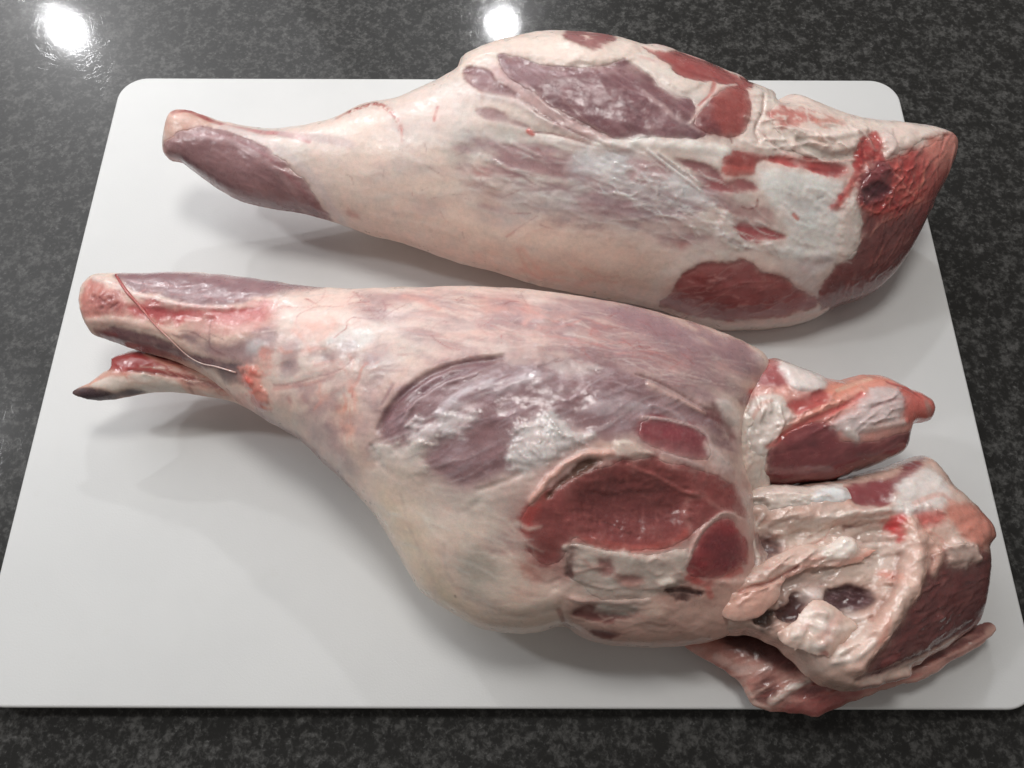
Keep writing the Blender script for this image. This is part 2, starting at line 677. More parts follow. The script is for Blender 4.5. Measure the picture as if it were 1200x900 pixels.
def tube(name, pts, radii, mat, parent, color, wet=0.3, sides=7):
    """thin tapered strand through world points"""
    P = spline(np.asarray(pts, float), 5)
    n = len(P)
    r = np.interp(np.linspace(0, 1, n), np.linspace(0, 1, len(radii)), radii)
    tg = np.gradient(P, axis=0)
    tg /= np.linalg.norm(tg, axis=1)[:, None] + 1e-12
    up = np.array([0, 0, 1.0])
    V = []
    for i in range(n):
        x = np.cross(tg[i], up)
        x /= np.linalg.norm(x) + 1e-9
        y = np.cross(x, tg[i])
        for k in range(sides):
            a = 2 * math.pi * k / sides
            V.append(P[i] + r[i] * (math.cos(a) * x + math.sin(a) * y))
    Q = []
    for i in range(n - 1):
        for k in range(sides):
            k2 = (k + 1) % sides
            Q.append((i * sides + k, i * sides + k2, (i + 1) * sides + k2, (i + 1) * sides + k))
    V += [P[0], P[-1]]
    for k in range(sides):
        k2 = (k + 1) % sides
        Q.append((n * sides, k2, k, n * sides))
        Q.append((n * sides + 1, (n - 1) * sides + k, (n - 1) * sides + k2, n * sides + 1))
    V = np.array(V) - parent_loc(parent)
    me = bpy.data.meshes.new(name)
    me.from_pydata([tuple(v) for v in V], [], [tuple(dict.fromkeys(q)) for q in Q])
    at = me.attributes.new('Col', 'FLOAT_COLOR', 'POINT')
    cs = np.array([flesh(c) for c in (color if isinstance(color, list) else [color, color])])
    u = np.append(np.repeat(np.linspace(0, 1, n), sides), [0, 1])
    cc = np.stack([np.interp(u, np.linspace(0, 1, len(cs)), cs[:, k]) for k in range(3)] + [np.ones(len(V))], 1)
    at.data.foreach_set('color', cc.astype(np.float32).ravel())
    at = me.attributes.new('wet', 'FLOAT', 'POINT')
    at.data.foreach_set('value', np.full(len(V), wet, np.float32))
    me.polygons.foreach_set('use_smooth', np.ones(len(me.polygons), bool))
    me.materials.append(mat)
    o = bpy.data.objects.new(name, me)
    COL.objects.link(o)
    o.parent = parent
    return o

# ------------------------------------------------------------------ materials
class NT:
    def __init__(self, name):
        self.m = bpy.data.materials.new(name)
        self.m.use_nodes = True
        self.t = self.m.node_tree
        self.b = self.t.nodes['Principled BSDF']

    def n(self, ty, **kw):
        x = self.t.nodes.new(ty)
        for k, v in kw.items():
            if k.startswith('i_'):
                x.inputs[k[2:].replace('_', ' ')].default_value = v
            else:
                setattr(x, k, v)
        return x

    def l(self, a, b):
        self.t.links.new(a, b)

    def math(self, op, a, b=None, c=None):
        x = self.n('ShaderNodeMath', operation=op)
        for i, v in enumerate((a, b, c)):
            if v is None:
                continue
            if isinstance(v, (int, float)):
                x.inputs[i].default_value = v
            else:
                self.l(v, x.inputs[i])
        return x.outputs[0]

    def noise(self, vec, scale, detail=3, rough=0.55, dist=0.0):
        x = self.n('ShaderNodeTexNoise')
        x.inputs['Scale'].default_value = scale
        x.inputs['Detail'].default_value = detail
        x.inputs['Roughness'].default_value = rough
        x.inputs['Distortion'].default_value = dist
        if vec is not None:
            self.l(vec, x.inputs['Vector'])
        return x.outputs['Fac']

    def ramp(self, fac, lo, hi, a=0.0, b=1.0):
        x = self.n('ShaderNodeMapRange', interpolation_type='SMOOTHSTEP')
        x.inputs['From Min'].default_value = lo
        x.inputs['From Max'].default_value = hi
        x.inputs['To Min'].default_value = a
        x.inputs['To Max'].default_value = b
        self.l(fac, x.inputs['Value'])
        return x.outputs['Result']

    def mix(self, fac, a, b, mode='MIX'):
        x = self.n('ShaderNodeMix', data_type='RGBA', blend_type=mode)
        for sock, v in ((x.inputs['Factor'], fac), (x.inputs[6], a), (x.inputs[7], b)):
            if isinstance(v, (int, float)):
                sock.default_value = v
            elif isinstance(v, tuple):
                sock.default_value = v + (1,) if len(v) == 3 else v
            else:
                self.l(v, sock)
        return x.outputs[2]

    def bump(self, h, strength, dist, normal=None):
        x = self.n('ShaderNodeBump')
        x.inputs['Strength'].default_value = strength
        x.inputs['Distance'].default_value = dist
        self.l(h, x.inputs['Height'])
        if normal is not None:
            self.l(normal, x.inputs['Normal'])
        return x.outputs['Normal']


def meat_material():
    k = NT('raw_meat')
    tc = k.n('ShaderNodeTexCoord').outputs['Object']
    col = k.n('ShaderNodeAttribute', attribute_name='Col').outputs['Color']
    wet = k.n('ShaderNodeAttribute', attribute_name='wet').outputs['Fac']
    n1 = k.noise(tc, 420, 4, 0.6)
    n2 = k.noise(tc, 1500, 3, 0.6)
    v = k.math('MULTIPLY', k.ramp(n1, 0.25, 0.75, 0.95, 1.05), k.ramp(n2, 0.25, 0.75, 0.96, 1.04))
    v = k.math('MULTIPLY', v, MEAT_GAIN)
    cc = k.n('ShaderNodeVectorMath', operation='SCALE')
    k.l(col, cc.inputs[0])
    k.l(v, cc.inputs['Scale'])
    k.l(cc.outputs[0], k.b.inputs['Base Color'])
    rn = k.noise(tc, 160, 3, 0.6)
    k.l(k.math('ADD', wet, k.ramp(rn, 0.3, 0.7, -0.08, 0.10)), k.b.inputs['Roughness'])
    k.b.inputs['Specular IOR Level'].default_value = 0.42
    k.b.inputs['Subsurface Weight'].default_value = 0.22
    k.b.inputs['Subsurface Radius'].default_value = (1.0, 0.38, 0.25)
    k.b.inputs['Subsurface Scale'].default_value = 0.0022
    gl = k.ramp(wet, 0.14, 0.40, 1.0, 0.22)
    k.l(gl, k.b.inputs['Coat Weight'])
    k.b.inputs['Coat Roughness'].default_value = 0.085
    k.b.inputs['Coat IOR'].default_value = 1.38
    b1 = k.bump(k.noise(tc, 200, 4, 0.6, 0.3), 0.16, 0.0012)
    b2 = k.bump(k.noise(tc, 900, 3, 0.6), 0.12, 0.0004, b1)
    k.l(b2, k.b.inputs['Normal'])
    c1 = k.bump(k.noise(tc, 320, 3, 0.6, 0.5), 0.26, 0.0012, b1)
    c2 = k.bump(k.noise(tc, 1100, 2, 0.6), 0.30, 0.0005, c1)
    k.l(c2, k.b.inputs['Coat Normal'])
    return k.m


MEAT_GAIN = 1.12
MEAT = meat_material()


def board_material():
    k = NT('white_polyethylene')
    tc = k.n('ShaderNodeTexCoord').outputs['Object']
    n1 = k.noise(tc, 9, 4, 0.6)
    n2 = k.noise(tc, 60, 4, 0.6)
    c = k.mix(k.ramp(n1, 0.35, 0.7), (0.70, 0.71, 0.71), (0.73, 0.74, 0.738))
    c = k.mix(k.ramp(n2, 0.62, 0.8, 0, 0.25), c, (0.65, 0.655, 0.63))
    k.l(c, k.b.inputs['Base Color'])
    k.b.inputs['Roughness'].default_value = 0.42
    k.b.inputs['Specular IOR Level'].default_value = 0.42
    k.b.inputs['Subsurface Weight'].default_value = 0.12
    k.b.inputs['Subsurface Radius'].default_value = (1, 1, 0.9)
    k.b.inputs['Subsurface Scale'].default_value = 0.004
    # moulded grain and fine knife marks
    h = k.noise(tc, 900, 2, 0.5)
    b = k.bump(h, 0.12, 0.0005)
    for rz, sc in ((0.5, 40), (-0.7, 55), (1.3, 35)):
        mp = k.n('ShaderNodeMapping', vector_type='TEXTURE')
        mp.inputs['Rotation'].default_value = (0, 0, rz)
        mp.inputs['Scale'].default_value = (1 / (sc * 0.35), 1 / (sc * 22), 1)
        k.l(tc, mp.inputs['Vector'])
        s = k.noise(mp.outputs[0], 1.0, 2, 0.6)
        m = k.ramp(k.noise(tc, 14, 2), 0.45, 0.65)
        b = k.bump(k.math('MULTIPLY', k.ramp(s, 0.66, 0.75), m), 0.15, 0.0004, b)
    k.l(b, k.b.inputs['Normal'])
    return k.m


def worktop_material():
    k = NT('dark_speckled_worktop')
    tc = k.n('ShaderNodeTexCoord').outputs['Object']
    big = k.noise(tc, 130, 3, 0.55)
    med = k.noise(tc, 360, 5, 0.62, 0.4)
    fine = k.noise(tc, 900, 3, 0.6)
    f1 = k.ramp(k.math('ADD', k.math('MULTIPLY', big, 0.55), k.math('MULTIPLY', med, 0.62)), 0.52, 0.78)
    c = k.mix(f1, (0.020, 0.0198, 0.019), (0.086, 0.085, 0.082))
    f2 = k.ramp(k.math('ADD', k.math('MULTIPLY', med, 0.6), k.math('MULTIPLY', fine, 0.5)), 0.63, 0.75)
    c = k.mix(f2, c, (0.135, 0.136, 0.135))
    c = k.mix(k.ramp(fine, 0.58, 0.75, 0, 0.6), c, (0.010, 0.010, 0.010))
    k.l(c, k.b.inputs['Base Color'])
    # polished, with the haze of years of fine wiping scratches
    b = None
    rng = random.Random(4)
    for i in range(9):
        mp = k.n('ShaderNodeMapping', vector_type='TEXTURE')
        mp.inputs['Rotation'].default_value = (0, 0, i * math.pi / 9 + 0.2)
        mp.inputs['Location'].default_value = (rng.uniform(0, 9), rng.uniform(0, 9), 0)
        mp.inputs['Scale'].default_value = (1 / 40, 1 / 1700, 1)
        k.l(tc, mp.inputs['Vector'])
        s = k.noise(mp.outputs[0], 1.0, 1, 0.5)
        b = k.bump(k.ramp(s, 0.66, 0.76), 0.08, 0.00004, b)
    k.l(b, k.b.inputs['Normal'])
    k.b.inputs['Roughness'].default_value = 0.34
    k.b.inputs['Specular IOR Level'].default_value = 0.13
    k.b.inputs['Coat Weight'].default_value = 0.24
    k.b.inputs['Coat Roughness'].default_value = 0.07
    k.b.inputs['Coat IOR'].default_value = 1.5
    k.l(b, k.b.inputs['Coat Normal'])
    return k.m


# ------------------------------------------------------------------ worktop and board
def rounded_slab(name, x0, x1, y0, y1, z0, z1, rad, bev, mat, seg=14):
    prof = []
    for k in range(5):                       # bottom edge round
        a = math.pi / 2 * k / 4
        prof.append((bev * (1 - math.sin(a)), z0 + bev * (1 - math.cos(a))))
    for k in range(5):
        a = math.pi / 2 * k / 4
        prof.append((bev * (1 - math.cos(a)), z1 - bev * (1 - math.sin(a))))
    rings = []
    V = []
    for ins, z in prof:
        ring = []
        for cx, cy, a0 in ((x1 - rad, y1 - rad, 0), (x0 + rad, y1 - rad, 90), (x0 + rad, y0 + rad, 180), (x1 - rad, y0 + rad, 270)):
            for k in range(seg + 1):
                a = math.radians(a0 + 90 * k / seg)
                r = rad - ins
                ring.append(len(V))
                V.append((cx + r * math.cos(a), cy + r * math.sin(a), z))
        rings.append(ring)
    F = []
    n = len(rings[0])
    for a, b in zip(rings[:-1], rings[1:]):
        for k in range(n):
            F.append((a[k], a[(k + 1) % n], b[(k + 1) % n], b[k]))
    F.append(tuple(reversed(rings[0])))
    F.append(tuple(rings[-1]))
    me = bpy.data.meshes.new(name)
    me.from_pydata(V, [], F)
    for p in me.polygons:
        p.use_smooth = len(p.vertices) == 4
    me.materials.append(mat)
    o = bpy.data.objects.new(name, me)
    COL.objects.link(o)
    return o


BT = 0.012
wt = rounded_slab('worktop', -1.3, 1.1, -0.16, 1.0, -BT - 0.0405, -BT - 0.0002, 0.01, 0.004, worktop_material(), 4)
wt['kind'] = 'structure'
bd = rounded_slab('cutting_board', -0.3, 0.3, 0.0, 0.45, -BT, 0.0, 0.021, 0.0016, board_material())
bd['label'] = 'large white plastic cutting board under the two raw lamb legs'
bd['category'] = 'cutting board'

# ------------------------------------------------------------------ leg lying at the back of the board
FA = Frame((650, 215), 0.050, 30)
legA = thing('lamb_leg', 'raw lamb leg with smooth pale fat and bloody rump end overhanging the board', 'lamb leg',
             (FA.o[0], FA.o[1], 0), 'raw lamb legs on the cutting board')
A_OUT = [(191, 173), (193, 152), (196, 141), (202, 130), (219, 129), (240, 136), (260, 143), (290, 149), (320, 152), (357, 147),
         (395, 138), (410, 129), (432, 121), (462, 117), (489, 106), (515, 94), (537, 81), (543, 66), (563, 57), (584, 50),
         (627, 40), (669, 39), (711, 43), (749, 55), (765, 54), (796, 64), (838, 81), (878, 100), (890, 105), (907, 108), (908, 115), (901, 127),
         (913, 119), (929, 111), (950, 120), (988, 135), (1022, 141), (1060, 144), (1101, 151), (1118, 159), (1121, 168),
         (1118, 181), (1109, 202), (1090, 237), (1082, 253), (1071, 275), (1059, 298), (1044, 321), (1029, 336), (1010, 349),
         (984, 357), (965, 366), (942, 377), (905, 384), (855, 386), (818, 379), (780, 364), (753, 357), (720, 351), (684, 344),
         (648, 337), (616, 329), (584, 318), (545, 309), (507, 296), (470, 283), (432, 274), (395, 260), (357, 250), (320, 244),
         (282, 235), (245, 213), (215, 191), (200, 188), (193, 181)]


def midA(s):
    return -0.010 + 0.010 * sstep(-0.17, 0.0, s) - 0.006 * sstep(0.08, 0.2, s)


A = Solid(FA, A_OUT, midA, 0.70, 0.75, base=(226, 205, 194), seed=11, fib=-16)

# ------------------------------------------------------------------ leg lying at the front of the board
FB = Frame((600, 540), 0.052, 13)
legB = thing('lamb_leg', 'raw lamb leg with split shank and ragged open red rump end along front of board', 'lamb leg',
             (FB.o[0], FB.o[1], 0), 'raw lamb legs on the cutting board')
B_OUT = [(95, 345), (96, 336), (103, 330), (112, 322), (137, 321), (171, 321), (212, 320), (239, 321), (277, 325), (314, 330), (364, 337),
         (390, 339), (428, 341), (466, 339), (500, 340), (547, 338), (620, 342), (693, 352), (742, 361), (791, 374), (840, 388),
         (879, 405), (898, 418), (900, 440), (882, 468), (868, 500), (866, 540), (878, 570), (880, 600), (880, 640), (884, 670), (892, 690), (880, 722), (850, 744), (820, 752),
         (770, 757), (727, 755), (690, 748), (660, 731), (635, 738), (604, 741), (580, 738), (560, 733), (524, 712), (496, 694),
         (476, 664), (460, 634), (444, 608), (432, 592), (408, 566), (380, 541), (352, 514), (314, 492), (285, 474), (262, 455), (240, 438),
         (200, 420), (163, 410), (137, 401), (110, 392), (101, 378), (95, 361)]


def midB(s):
    return -0.018 + 0.018 * sstep(-0.19, -0.03, s)


B = Solid(FB, B_OUT, midB, 0.66, 0.75, base=(230, 201, 185), seed=23, fib=-8, taper=lambda s: 1 - 0.16 * sstep(0.04, 0.14, s))
LOBE_OUT = [(830, 480), (850, 446), (880, 428), (905, 420), (930, 429), (953, 437), (979, 447), (1000, 442), (1020, 440), (1040, 443), (1066, 456), (1086, 464), (1095, 477),
            (1091, 492), (1068, 496), (1063, 508), (1060, 527), (1025, 545), (974, 563), (930, 568), (890, 568), (850, 560), (830, 520)]
FL2 = Frame((975, 510), 0.052, 17)
LOBE = Solid(FL2, LOBE_OUT, -0.004, 0.85, 0.9, wet=0.22, base=(205, 150, 140), rag=0.0007, seed=31)
SLAB_OUT = [(850, 580), (885, 574), (930, 570), (985, 562), (1040, 548), (1078, 534), (1096, 548), (1109, 569), (1124, 585), (1147, 604),
            (1164, 639), (1158, 645), (1167, 666), (1170, 706), (1173, 735), (1150, 751), (1117, 767), (1083, 783), (1050, 795),
            (1010, 806), (970, 806), (945, 790), (915, 762), (880, 744), (830, 740), (795, 690), (805, 630)]
FS = Frame((1000, 690), 0.036, 3)
SLAB = Solid(FS, SLAB_OUT, 0.0, 0.85, 1.0, maxT=0.033, wet=0.24, base=(200, 166, 152), rag=0.0009, seed=37)  # duller, browner flesh; base also darkened for the dim light at this end
STRIP_OUT = [(800, 756), (830, 745), (900, 745), (1000, 782), (1083, 756), (1130, 738), (1158, 728), (1168, 735), (1164, 744), (1147, 757), (1117, 775), (1083, 796),
             (1055, 803), (1015, 816), (969, 834), (953, 839), (923, 834), (897, 832), (877, 819), (866, 798), (831, 775)]
STRIP = Solid(FS, STRIP_OUT, -0.020, 0.5, 0.8, wet=0.24, base=(190, 130, 120), rag=0.0009, seed=41)
HEEL_OUT = [(81, 459), (92, 466), (118, 469), (141, 467), (167, 461), (201, 459), (246, 465), (277, 472), (314, 491), (345, 500), (340, 470), (310, 450),
            (280, 440), (240, 432), (200, 418), (163, 410), (145, 415), (130, 420), (131, 434), (122, 436), (103, 450)]
HEEL = Solid(FB, HEEL_OUT, -0.026, 0.7, 0.7, base=(215, 175, 160), seed=43, smooth_n=2)
LUMP = Solid(FS, [(900, 746), (911, 737), (921, 730), (934, 727), (941, 712), (950, 702), (964, 699), (973, 708), (985, 711), (988, 723), (1000, 723), (1011, 732), (1005, 745), (990, 750), (985, 763), (970, 773), (952, 768), (938, 761), (919, 761)], 0.0195, 0.55, 0.9, maxT=0.0075, base=(214, 184, 168), rag=0.0010, wet=0.22, seed=51)
FOLD = Solid(FS, [(845, 690), (862, 676), (900, 656), (940, 638), (968, 640), (985, 628), (1003, 630), (1004, 645), (1032, 642), (1012, 657), (985, 664), (950, 664), (918, 680),
                  (912, 702), (890, 722), (862, 728), (840, 715)], 0.0185, 0.42, 0.9, base=(212, 180, 166), rag=0.0008, wet=0.22, seed=53, smooth_n=2)
PAD = Solid(FS, [(850, 590), (880, 576), (905, 569), (950, 571), (985, 566), (1004, 584), (1000, 596), (960, 600), (900, 606), (862, 612)], 0.015, 0.8, 0.9, base=(216, 196, 184), rag=0.0009, wet=0.22, seed=59)
WEB = Solid(FL2, [(840, 470), (862, 464), (880, 458), (904, 457), (922, 468), (934, 490), (917, 508), (904, 524), (899, 548), (904, 574), (880, 584), (862, 572), (846, 545), (838, 505)], 0.004, 0.85, 0.9,
            base=(226, 205, 192), rag=0.0011, wet=0.22, seed=61)
WEB2 = Solid(FS, [(850, 588), (872, 580), (892, 590), (896, 606), (888, 622), (894, 640), (900, 655), (894, 676), (876, 682), (856, 670), (850, 630)], 0.0125, 0.6, 0.9,
             base=(212, 188, 176), rag=0.0012, wet=0.22, seed=67)

# ------------------------------------------------------------------ relief and colour of the back leg
FAT = (231, 209, 197)
PALE = (224, 214, 206)
PURP = (132, 90, 96)
DKPU = (112, 74, 80)
RED = (156, 70, 70)
BLOOD = (186, 48, 50)
ALLA = [(150, 20), (1150, 20), (1150, 410), (150, 410)]
A.grain(1.6, 34)
A.grain(0.7, 11, -14, 2.5)
A.grain(0.22, 2.6, -14, 2)
A.poly(ALLA, (236, 208, 196), 0.8, tex=(26, 0.4, 0.8, -15, 2.5))
A.poly(ALLA, (216, 206, 200), 0.7, tex=(18, 0.5, 0.85, -15, 3))
A.poly([(430, 150), (560, 190), (640, 260), (760, 300), (770, 350), (640, 335), (500, 290), (400, 250)], (237, 208, 190), 0.6, soft=14)
A.line([(420, 268), (500, 290), (580, 313), (660, 334), (730, 348)], 16, (222, 172, 150), 0.55, rag=2, sharp=0.0)
A.poly([(545, 148), (640, 155), (660, 172), (590, 176), (540, 200), (520, 175)], (203, 196, 188), 0.7, soft=9)
A.poly([(470, 120), (540, 95), (560, 120), (520, 160), (470, 180), (450, 150)], (222, 200, 192), 0.6, soft=10)
A.poly([(540, 165), (690, 170), (850, 215), (880, 290), (780, 285), (680, 262), (580, 250)], (158, 120, 127), 0.85, soft=12, rag=3, tex=(9, 0.34, 0.66, -14, 4))
A.poly([(440, 150), (560, 170), (600, 260), (700, 310), (560, 290), (450, 240)], (190, 168, 168), 0.45, soft=14, tex=(14, 0.42, 0.75, -18, 2))
# shank
A.poly([(192, 155), (197, 134), (215, 127), (240, 136), (250, 150), (225, 156), (207, 164), (196, 172)], (214, 172, 156), 1, soft=2)
A.line([(202, 131), (222, 130), (246, 141), (264, 147)], 5, (160, 58, 62), 0.9, w2=3)
A.line([(262, 147), (300, 154), (340, 158), (362, 166)], 4.5, (186, 104, 110), 0.8, rag=1)
A.line([(330, 157), (380, 163), (415, 170)], 7, (196, 168, 168), 0.7, rag=1.5)
SH = [(191, 173), (197, 162), (219, 152), (245, 150), (275, 156), (305, 171), (331, 188), (354, 207), (366, 224), (376, 240),
      (388, 258), (350, 252), (320, 247), (282, 238), (245, 215), (211, 193), (196, 188)]
A.line([(262, 150), (310, 165), (345, 188), (370, 213), (388, 243), (402, 260)], 8, (216, 198, 194), 0.9, rag=1)
A.poly(SH, (143, 104, 106), 1, soft=1.5, dh=2.4, hs=7, wet=0.3)
A.poly(SH, (168, 128, 128), 0.55, tex=(3.2, 0.45, 0.75, -26, 7))
A.line([(225, 163), (258, 162), (295, 178), (330, 205), (350, 232)], 5, (178, 144, 144), 0.5, rag=1)
A.line([(230, 158), (275, 163), (320, 188), (360, 228)], 3, (150, 85, 92), 0.5)
A.line([(215, 186), (260, 215), (310, 238), (370, 249)], 6, (112, 78, 84), 0.6)
A.line([(192, 176), (200, 187), (212, 191)], 5, (200, 150, 145), 0.8)
# ankle blood and membranes
A.line([(408, 132), (424, 126), (440, 122), (453, 127), (464, 138), (470, 153)], 4.2, (172, 60, 54), 0.9, dh=1.0, wet=0.2, tex=(2.5, 0.3, 0.55))
A.line([(470, 150), (472, 166)], 2.2, (205, 110, 98), 0.6)
A.line([(395, 139), (410, 130)], 3, (150, 70, 70), 0.6)
A.line([(513, 126), (510, 136), (509, 142)], 2.6, (190, 84, 76), 0.8)
for q in ([(405, 205), (412, 208), (414, 216)], [(450, 200), (449, 210)], [(498, 168), (500, 178), (497, 182)], [(542, 272), (544, 280), (547, 284)]):
    A.line(q, 0.9, (140, 100, 100), 0.6, sharp=0.1)
A.poly([(408, 246), (420, 250), (418, 256), (406, 254)], (205, 130, 118), 0.6, soft=3)
# ridge of fat over the thigh
A.poly([(536, 84), (545, 64), (600, 46), (660, 40), (720, 46), (748, 58), (735, 74), (690, 78), (650, 80), (610, 68), (570, 72), (548, 80)],
       (232, 208, 194), 0.9, soft=3, dh=2.2, hs=5)
A.poly([(659, 44), (668, 37), (705, 40), (720, 48), (706, 58), (690, 60), (672, 53)], (140, 78, 80), 0.95, soft=1.5, dh=-0.6, tex=(2.5, 0.15, 0.4, -8, 5))
# small and large purple muscle
M1 = [(541, 87), (549, 80), (570, 79), (580, 90), (596, 102), (614, 117), (634, 133), (658, 146), (647, 144), (627, 130), (607, 119), (587, 113), (567, 110), (553, 101), (545, 94)]
M2 = [(586, 66), (613, 70), (633, 77), (653, 81), (680, 79), (705, 78), (735, 73), (758, 87), (772, 100), (793, 112), (808, 116), (815, 133),
      (811, 147), (827, 159), (800, 164), (767, 163), (742, 165), (722, 164), (703, 155), (687, 146), (660, 134), (640, 122), (620, 108), (600, 95), (588, 82)]
A.poly([(575, 76), (590, 84), (640, 124), (690, 150), (660, 148), (610, 116), (580, 92)], (196, 160, 158), 0.9, soft=2)
A.poly(M1, (134, 88, 92), 1, soft=0.8, rag=0.6, wet=0.3, dh=-0.5)
A.poly(M2, (128, 84, 90), 1, soft=1.8, rag=1.2, wet=0.30, dh=0.9, hs=6)
A.poly(M2, (168, 128, 132), 0.55, soft=3, tex=(3.4, 0.5, 0.75, -34, 6))
A.poly(M2, (104, 66, 72), 0.5, soft=3, tex=(5, 0.5, 0.75, -30, 4))
A.line([(650, 82), (700, 84), (740, 82)], 9, (170, 135, 136), 0.6, rag=2, tex=(3, 0.35, 0.65, -10, 3))
A.line([(753, 108), (771, 122), (788, 136), (818, 152)], 4, (196, 165, 164), 0.85, w2=5, rag=1, tex=(3, 0.2, 0.5, -30, 3))
A.line([(757, 90), (768, 108), (790, 126), (806, 142)], 5, (118, 74, 78), 0.7, rag=1)
A.line([(660, 118), (690, 145), (715, 160)], 1.2, (190, 155, 150), 0.6)
A.line([(596, 84), (640, 124), (672, 146)], 4.5, (186, 150, 150), 0.75, rag=1.2, tex=(3, 0.3, 0.55, -38, 4), dh=0.5)
A.spots([(700, 90), (760, 110), (800, 150), (720, 158)], 1.2, 16, (178, 142, 144), 0.5, seed=3, el=1.6)
# pink tongues under the muscle
A.line([(566, 112), (605, 121), (640, 142), (690, 162), (735, 176)], 7, (212, 190, 184), 0.9, rag=1, dh=0.8)
A.line([(652, 146), (690, 156), (720, 170), (740, 178)], 6, (206, 172, 170), 0.8, rag=1, dh=0.6)
A.line([(627, 131), (657, 147), (682, 159), (716, 175)], 1.6, (134, 84, 88), 0.8, dh=-0.7)
A.line([(660, 136), (690, 150), (722, 166)], 1.4, (128, 78, 82), 0.7, dh=-0.6)
A.poly([(557, 130), (575, 127), (595, 136), (613, 145), (619, 150), (587, 145), (570, 140)], (156, 120, 122), 0.9, soft=1, rag=0.5)
A.line([(619, 154), (624, 157)], 4.2, (206, 72, 60), 1, dh=0.8, wet=0.15)
A.line([(625, 155), (652, 158), (690, 169), (732, 184)], 1.5, (152, 98, 100), 0.75, dh=-0.4)
A.line([(630, 162), (680, 172), (720, 180)], 5, (222, 212, 204), 0.8, rag=1)
# middle band
A.poly([(556, 203), (577, 187), (595, 175), (615, 173), (633, 178), (645, 188), (665, 200), (657, 207), (607, 208), (570, 208)], (172, 132, 134), 0.9, soft=3.5, rag=1.6, wet=0.3)
A.poly([(556, 204), (566, 197), (580, 203), (572, 208)], (204, 138, 132), 0.7, soft=3)
A.line([(630, 174), (636, 182)], 2.5, (160, 92, 94), 0.7)
A.poly([(652, 177), (682, 180), (690, 193), (668, 188)], (172, 136, 138), 0.85, soft=3, rag=1.4)
A.line([(560, 210), (640, 211), (700, 208)], 4, (226, 214, 206), 0.8, rag=1)
A.poly([(682, 176), (740, 181), (800, 208), (832, 240), (790, 236), (720, 218), (668, 208)], (222, 221, 225), 0.85, soft=6, wet=0.2)  # bluish glare of the lamps painted into the colour
A.poly([(590, 222), (690, 216), (770, 222), (800, 245), (720, 262), (640, 250), (600, 268), (585, 250)], (200, 192, 192), 0.7, soft=9)
A.poly([(700, 225), (760, 224), (800, 231), (818, 246), (792, 256), (755, 260), (720, 250), (698, 238)], (162, 130, 136), 0.9, soft=5, rag=2, wet=0.25, tex=(4, 0.2, 0.5, -12, 5))
A.poly([(678, 240), (720, 250), (748, 263), (735, 270), (698, 259)], (176, 148, 150), 0.85, soft=5, rag=2)
A.poly([(738, 186), (765, 189), (782, 203), (780, 213), (755, 213), (736, 205)], (184, 140, 140), 0.85, soft=4, rag=2)
A.poly([(740, 262), (800, 258), (825, 270), (800, 280), (750, 275)], (192, 168, 166), 0.7, soft=6, tex=(4, 0.3, 0.6, -12, 4))
for q in ([(588, 231), (612, 223), (640, 223)], [(598, 250), (622, 250)], [(594, 277), (612, 264), (630, 253)], [(632, 264), (648, 268)]):
    A.line(q, 1.2, (160, 100, 106), 0.7, rag=1.0, sharp=0.0)
A.line([(594, 277), (602, 272)], 2.4, (180, 92, 92), 0.6)
A.line([(770, 183), (800, 207)], 3, (128, 100, 104), 0.7)
A.line([(758, 176), (780, 193), (800, 208), (820, 224)], 2.2, (230, 224, 220), 1, dh=1.2, wet=0.2)
A.line([(770, 179), (798, 199), (818, 214)], 1.7, (228, 220, 216), 0.9, dh=1.0, wet=0.2)
A.line([(700, 172), (760, 168), (840, 176), (850, 185)], 9, (238, 230, 222), 0.85, rag=2, dh=0.8)
A.poly([(792, 187), (810, 189), (833, 195), (847, 209), (837, 213), (823, 206), (811, 199)], (148, 88, 92), 0.95, soft=1.4, wet=0.25, dh=-0.6)
A.poly([(822, 217), (845, 213), (870, 209), (888, 224), (870, 225), (843, 224), (827, 222)], (160, 84, 86), 0.95, soft=1.4, wet=0.25, dh=-0.4)
CH = [(849, 184), (863, 178), (880, 178), (898, 184), (885, 193), (884, 206), (863, 208), (847, 206), (847, 193)]
A.poly(CH, (186, 88, 80), 1, soft=1, dh=0.8, wet=0.25)
A.poly([(849, 184), (863, 178), (880, 178), (897, 184), (884, 192), (848, 193)], (148, 66, 62), 0.9, soft=1)
A.poly([(856, 243), (885, 240), (900, 247), (914, 263), (890, 263), (870, 255)], (186, 146, 142), 0.85, soft=3, rag=1.5)
A.line([(887, 234), (886, 241), (878, 245), (869, 242)], 1.6, (128, 30, 36), 1, dh=0.5, wet=0.15)
A.poly([(836, 258), (850, 250), (862, 262), (872, 282), (880, 290), (860, 296), (842, 288)], (226, 214, 206), 0.9, soft=2, dh=1.6, hs=4)
A.line([(841, 258), (844, 272)], 2.2, (176, 108, 106), 0.8)
A.line([(856, 283), (868, 289)], 4, (168, 150, 142), 0.8, dh=-1.2)
A.poly([(856, 265), (865, 262), (880, 264), (900, 271), (920, 279), (890, 284), (877, 281), (865, 273)], (176, 80, 84), 1, soft=1.0, wet=0.18, dh=-0.5)
A.poly([(786, 286), (805, 290), (820, 297), (840, 309), (820, 307), (800, 301)], (186, 130, 126), 0.8, soft=4, rag=2)
A.poly([(770, 345), (800, 312), (830, 305), (860, 302), (830, 285), (790, 300), (765, 330)], (228, 214, 204), 0.75, soft=4)
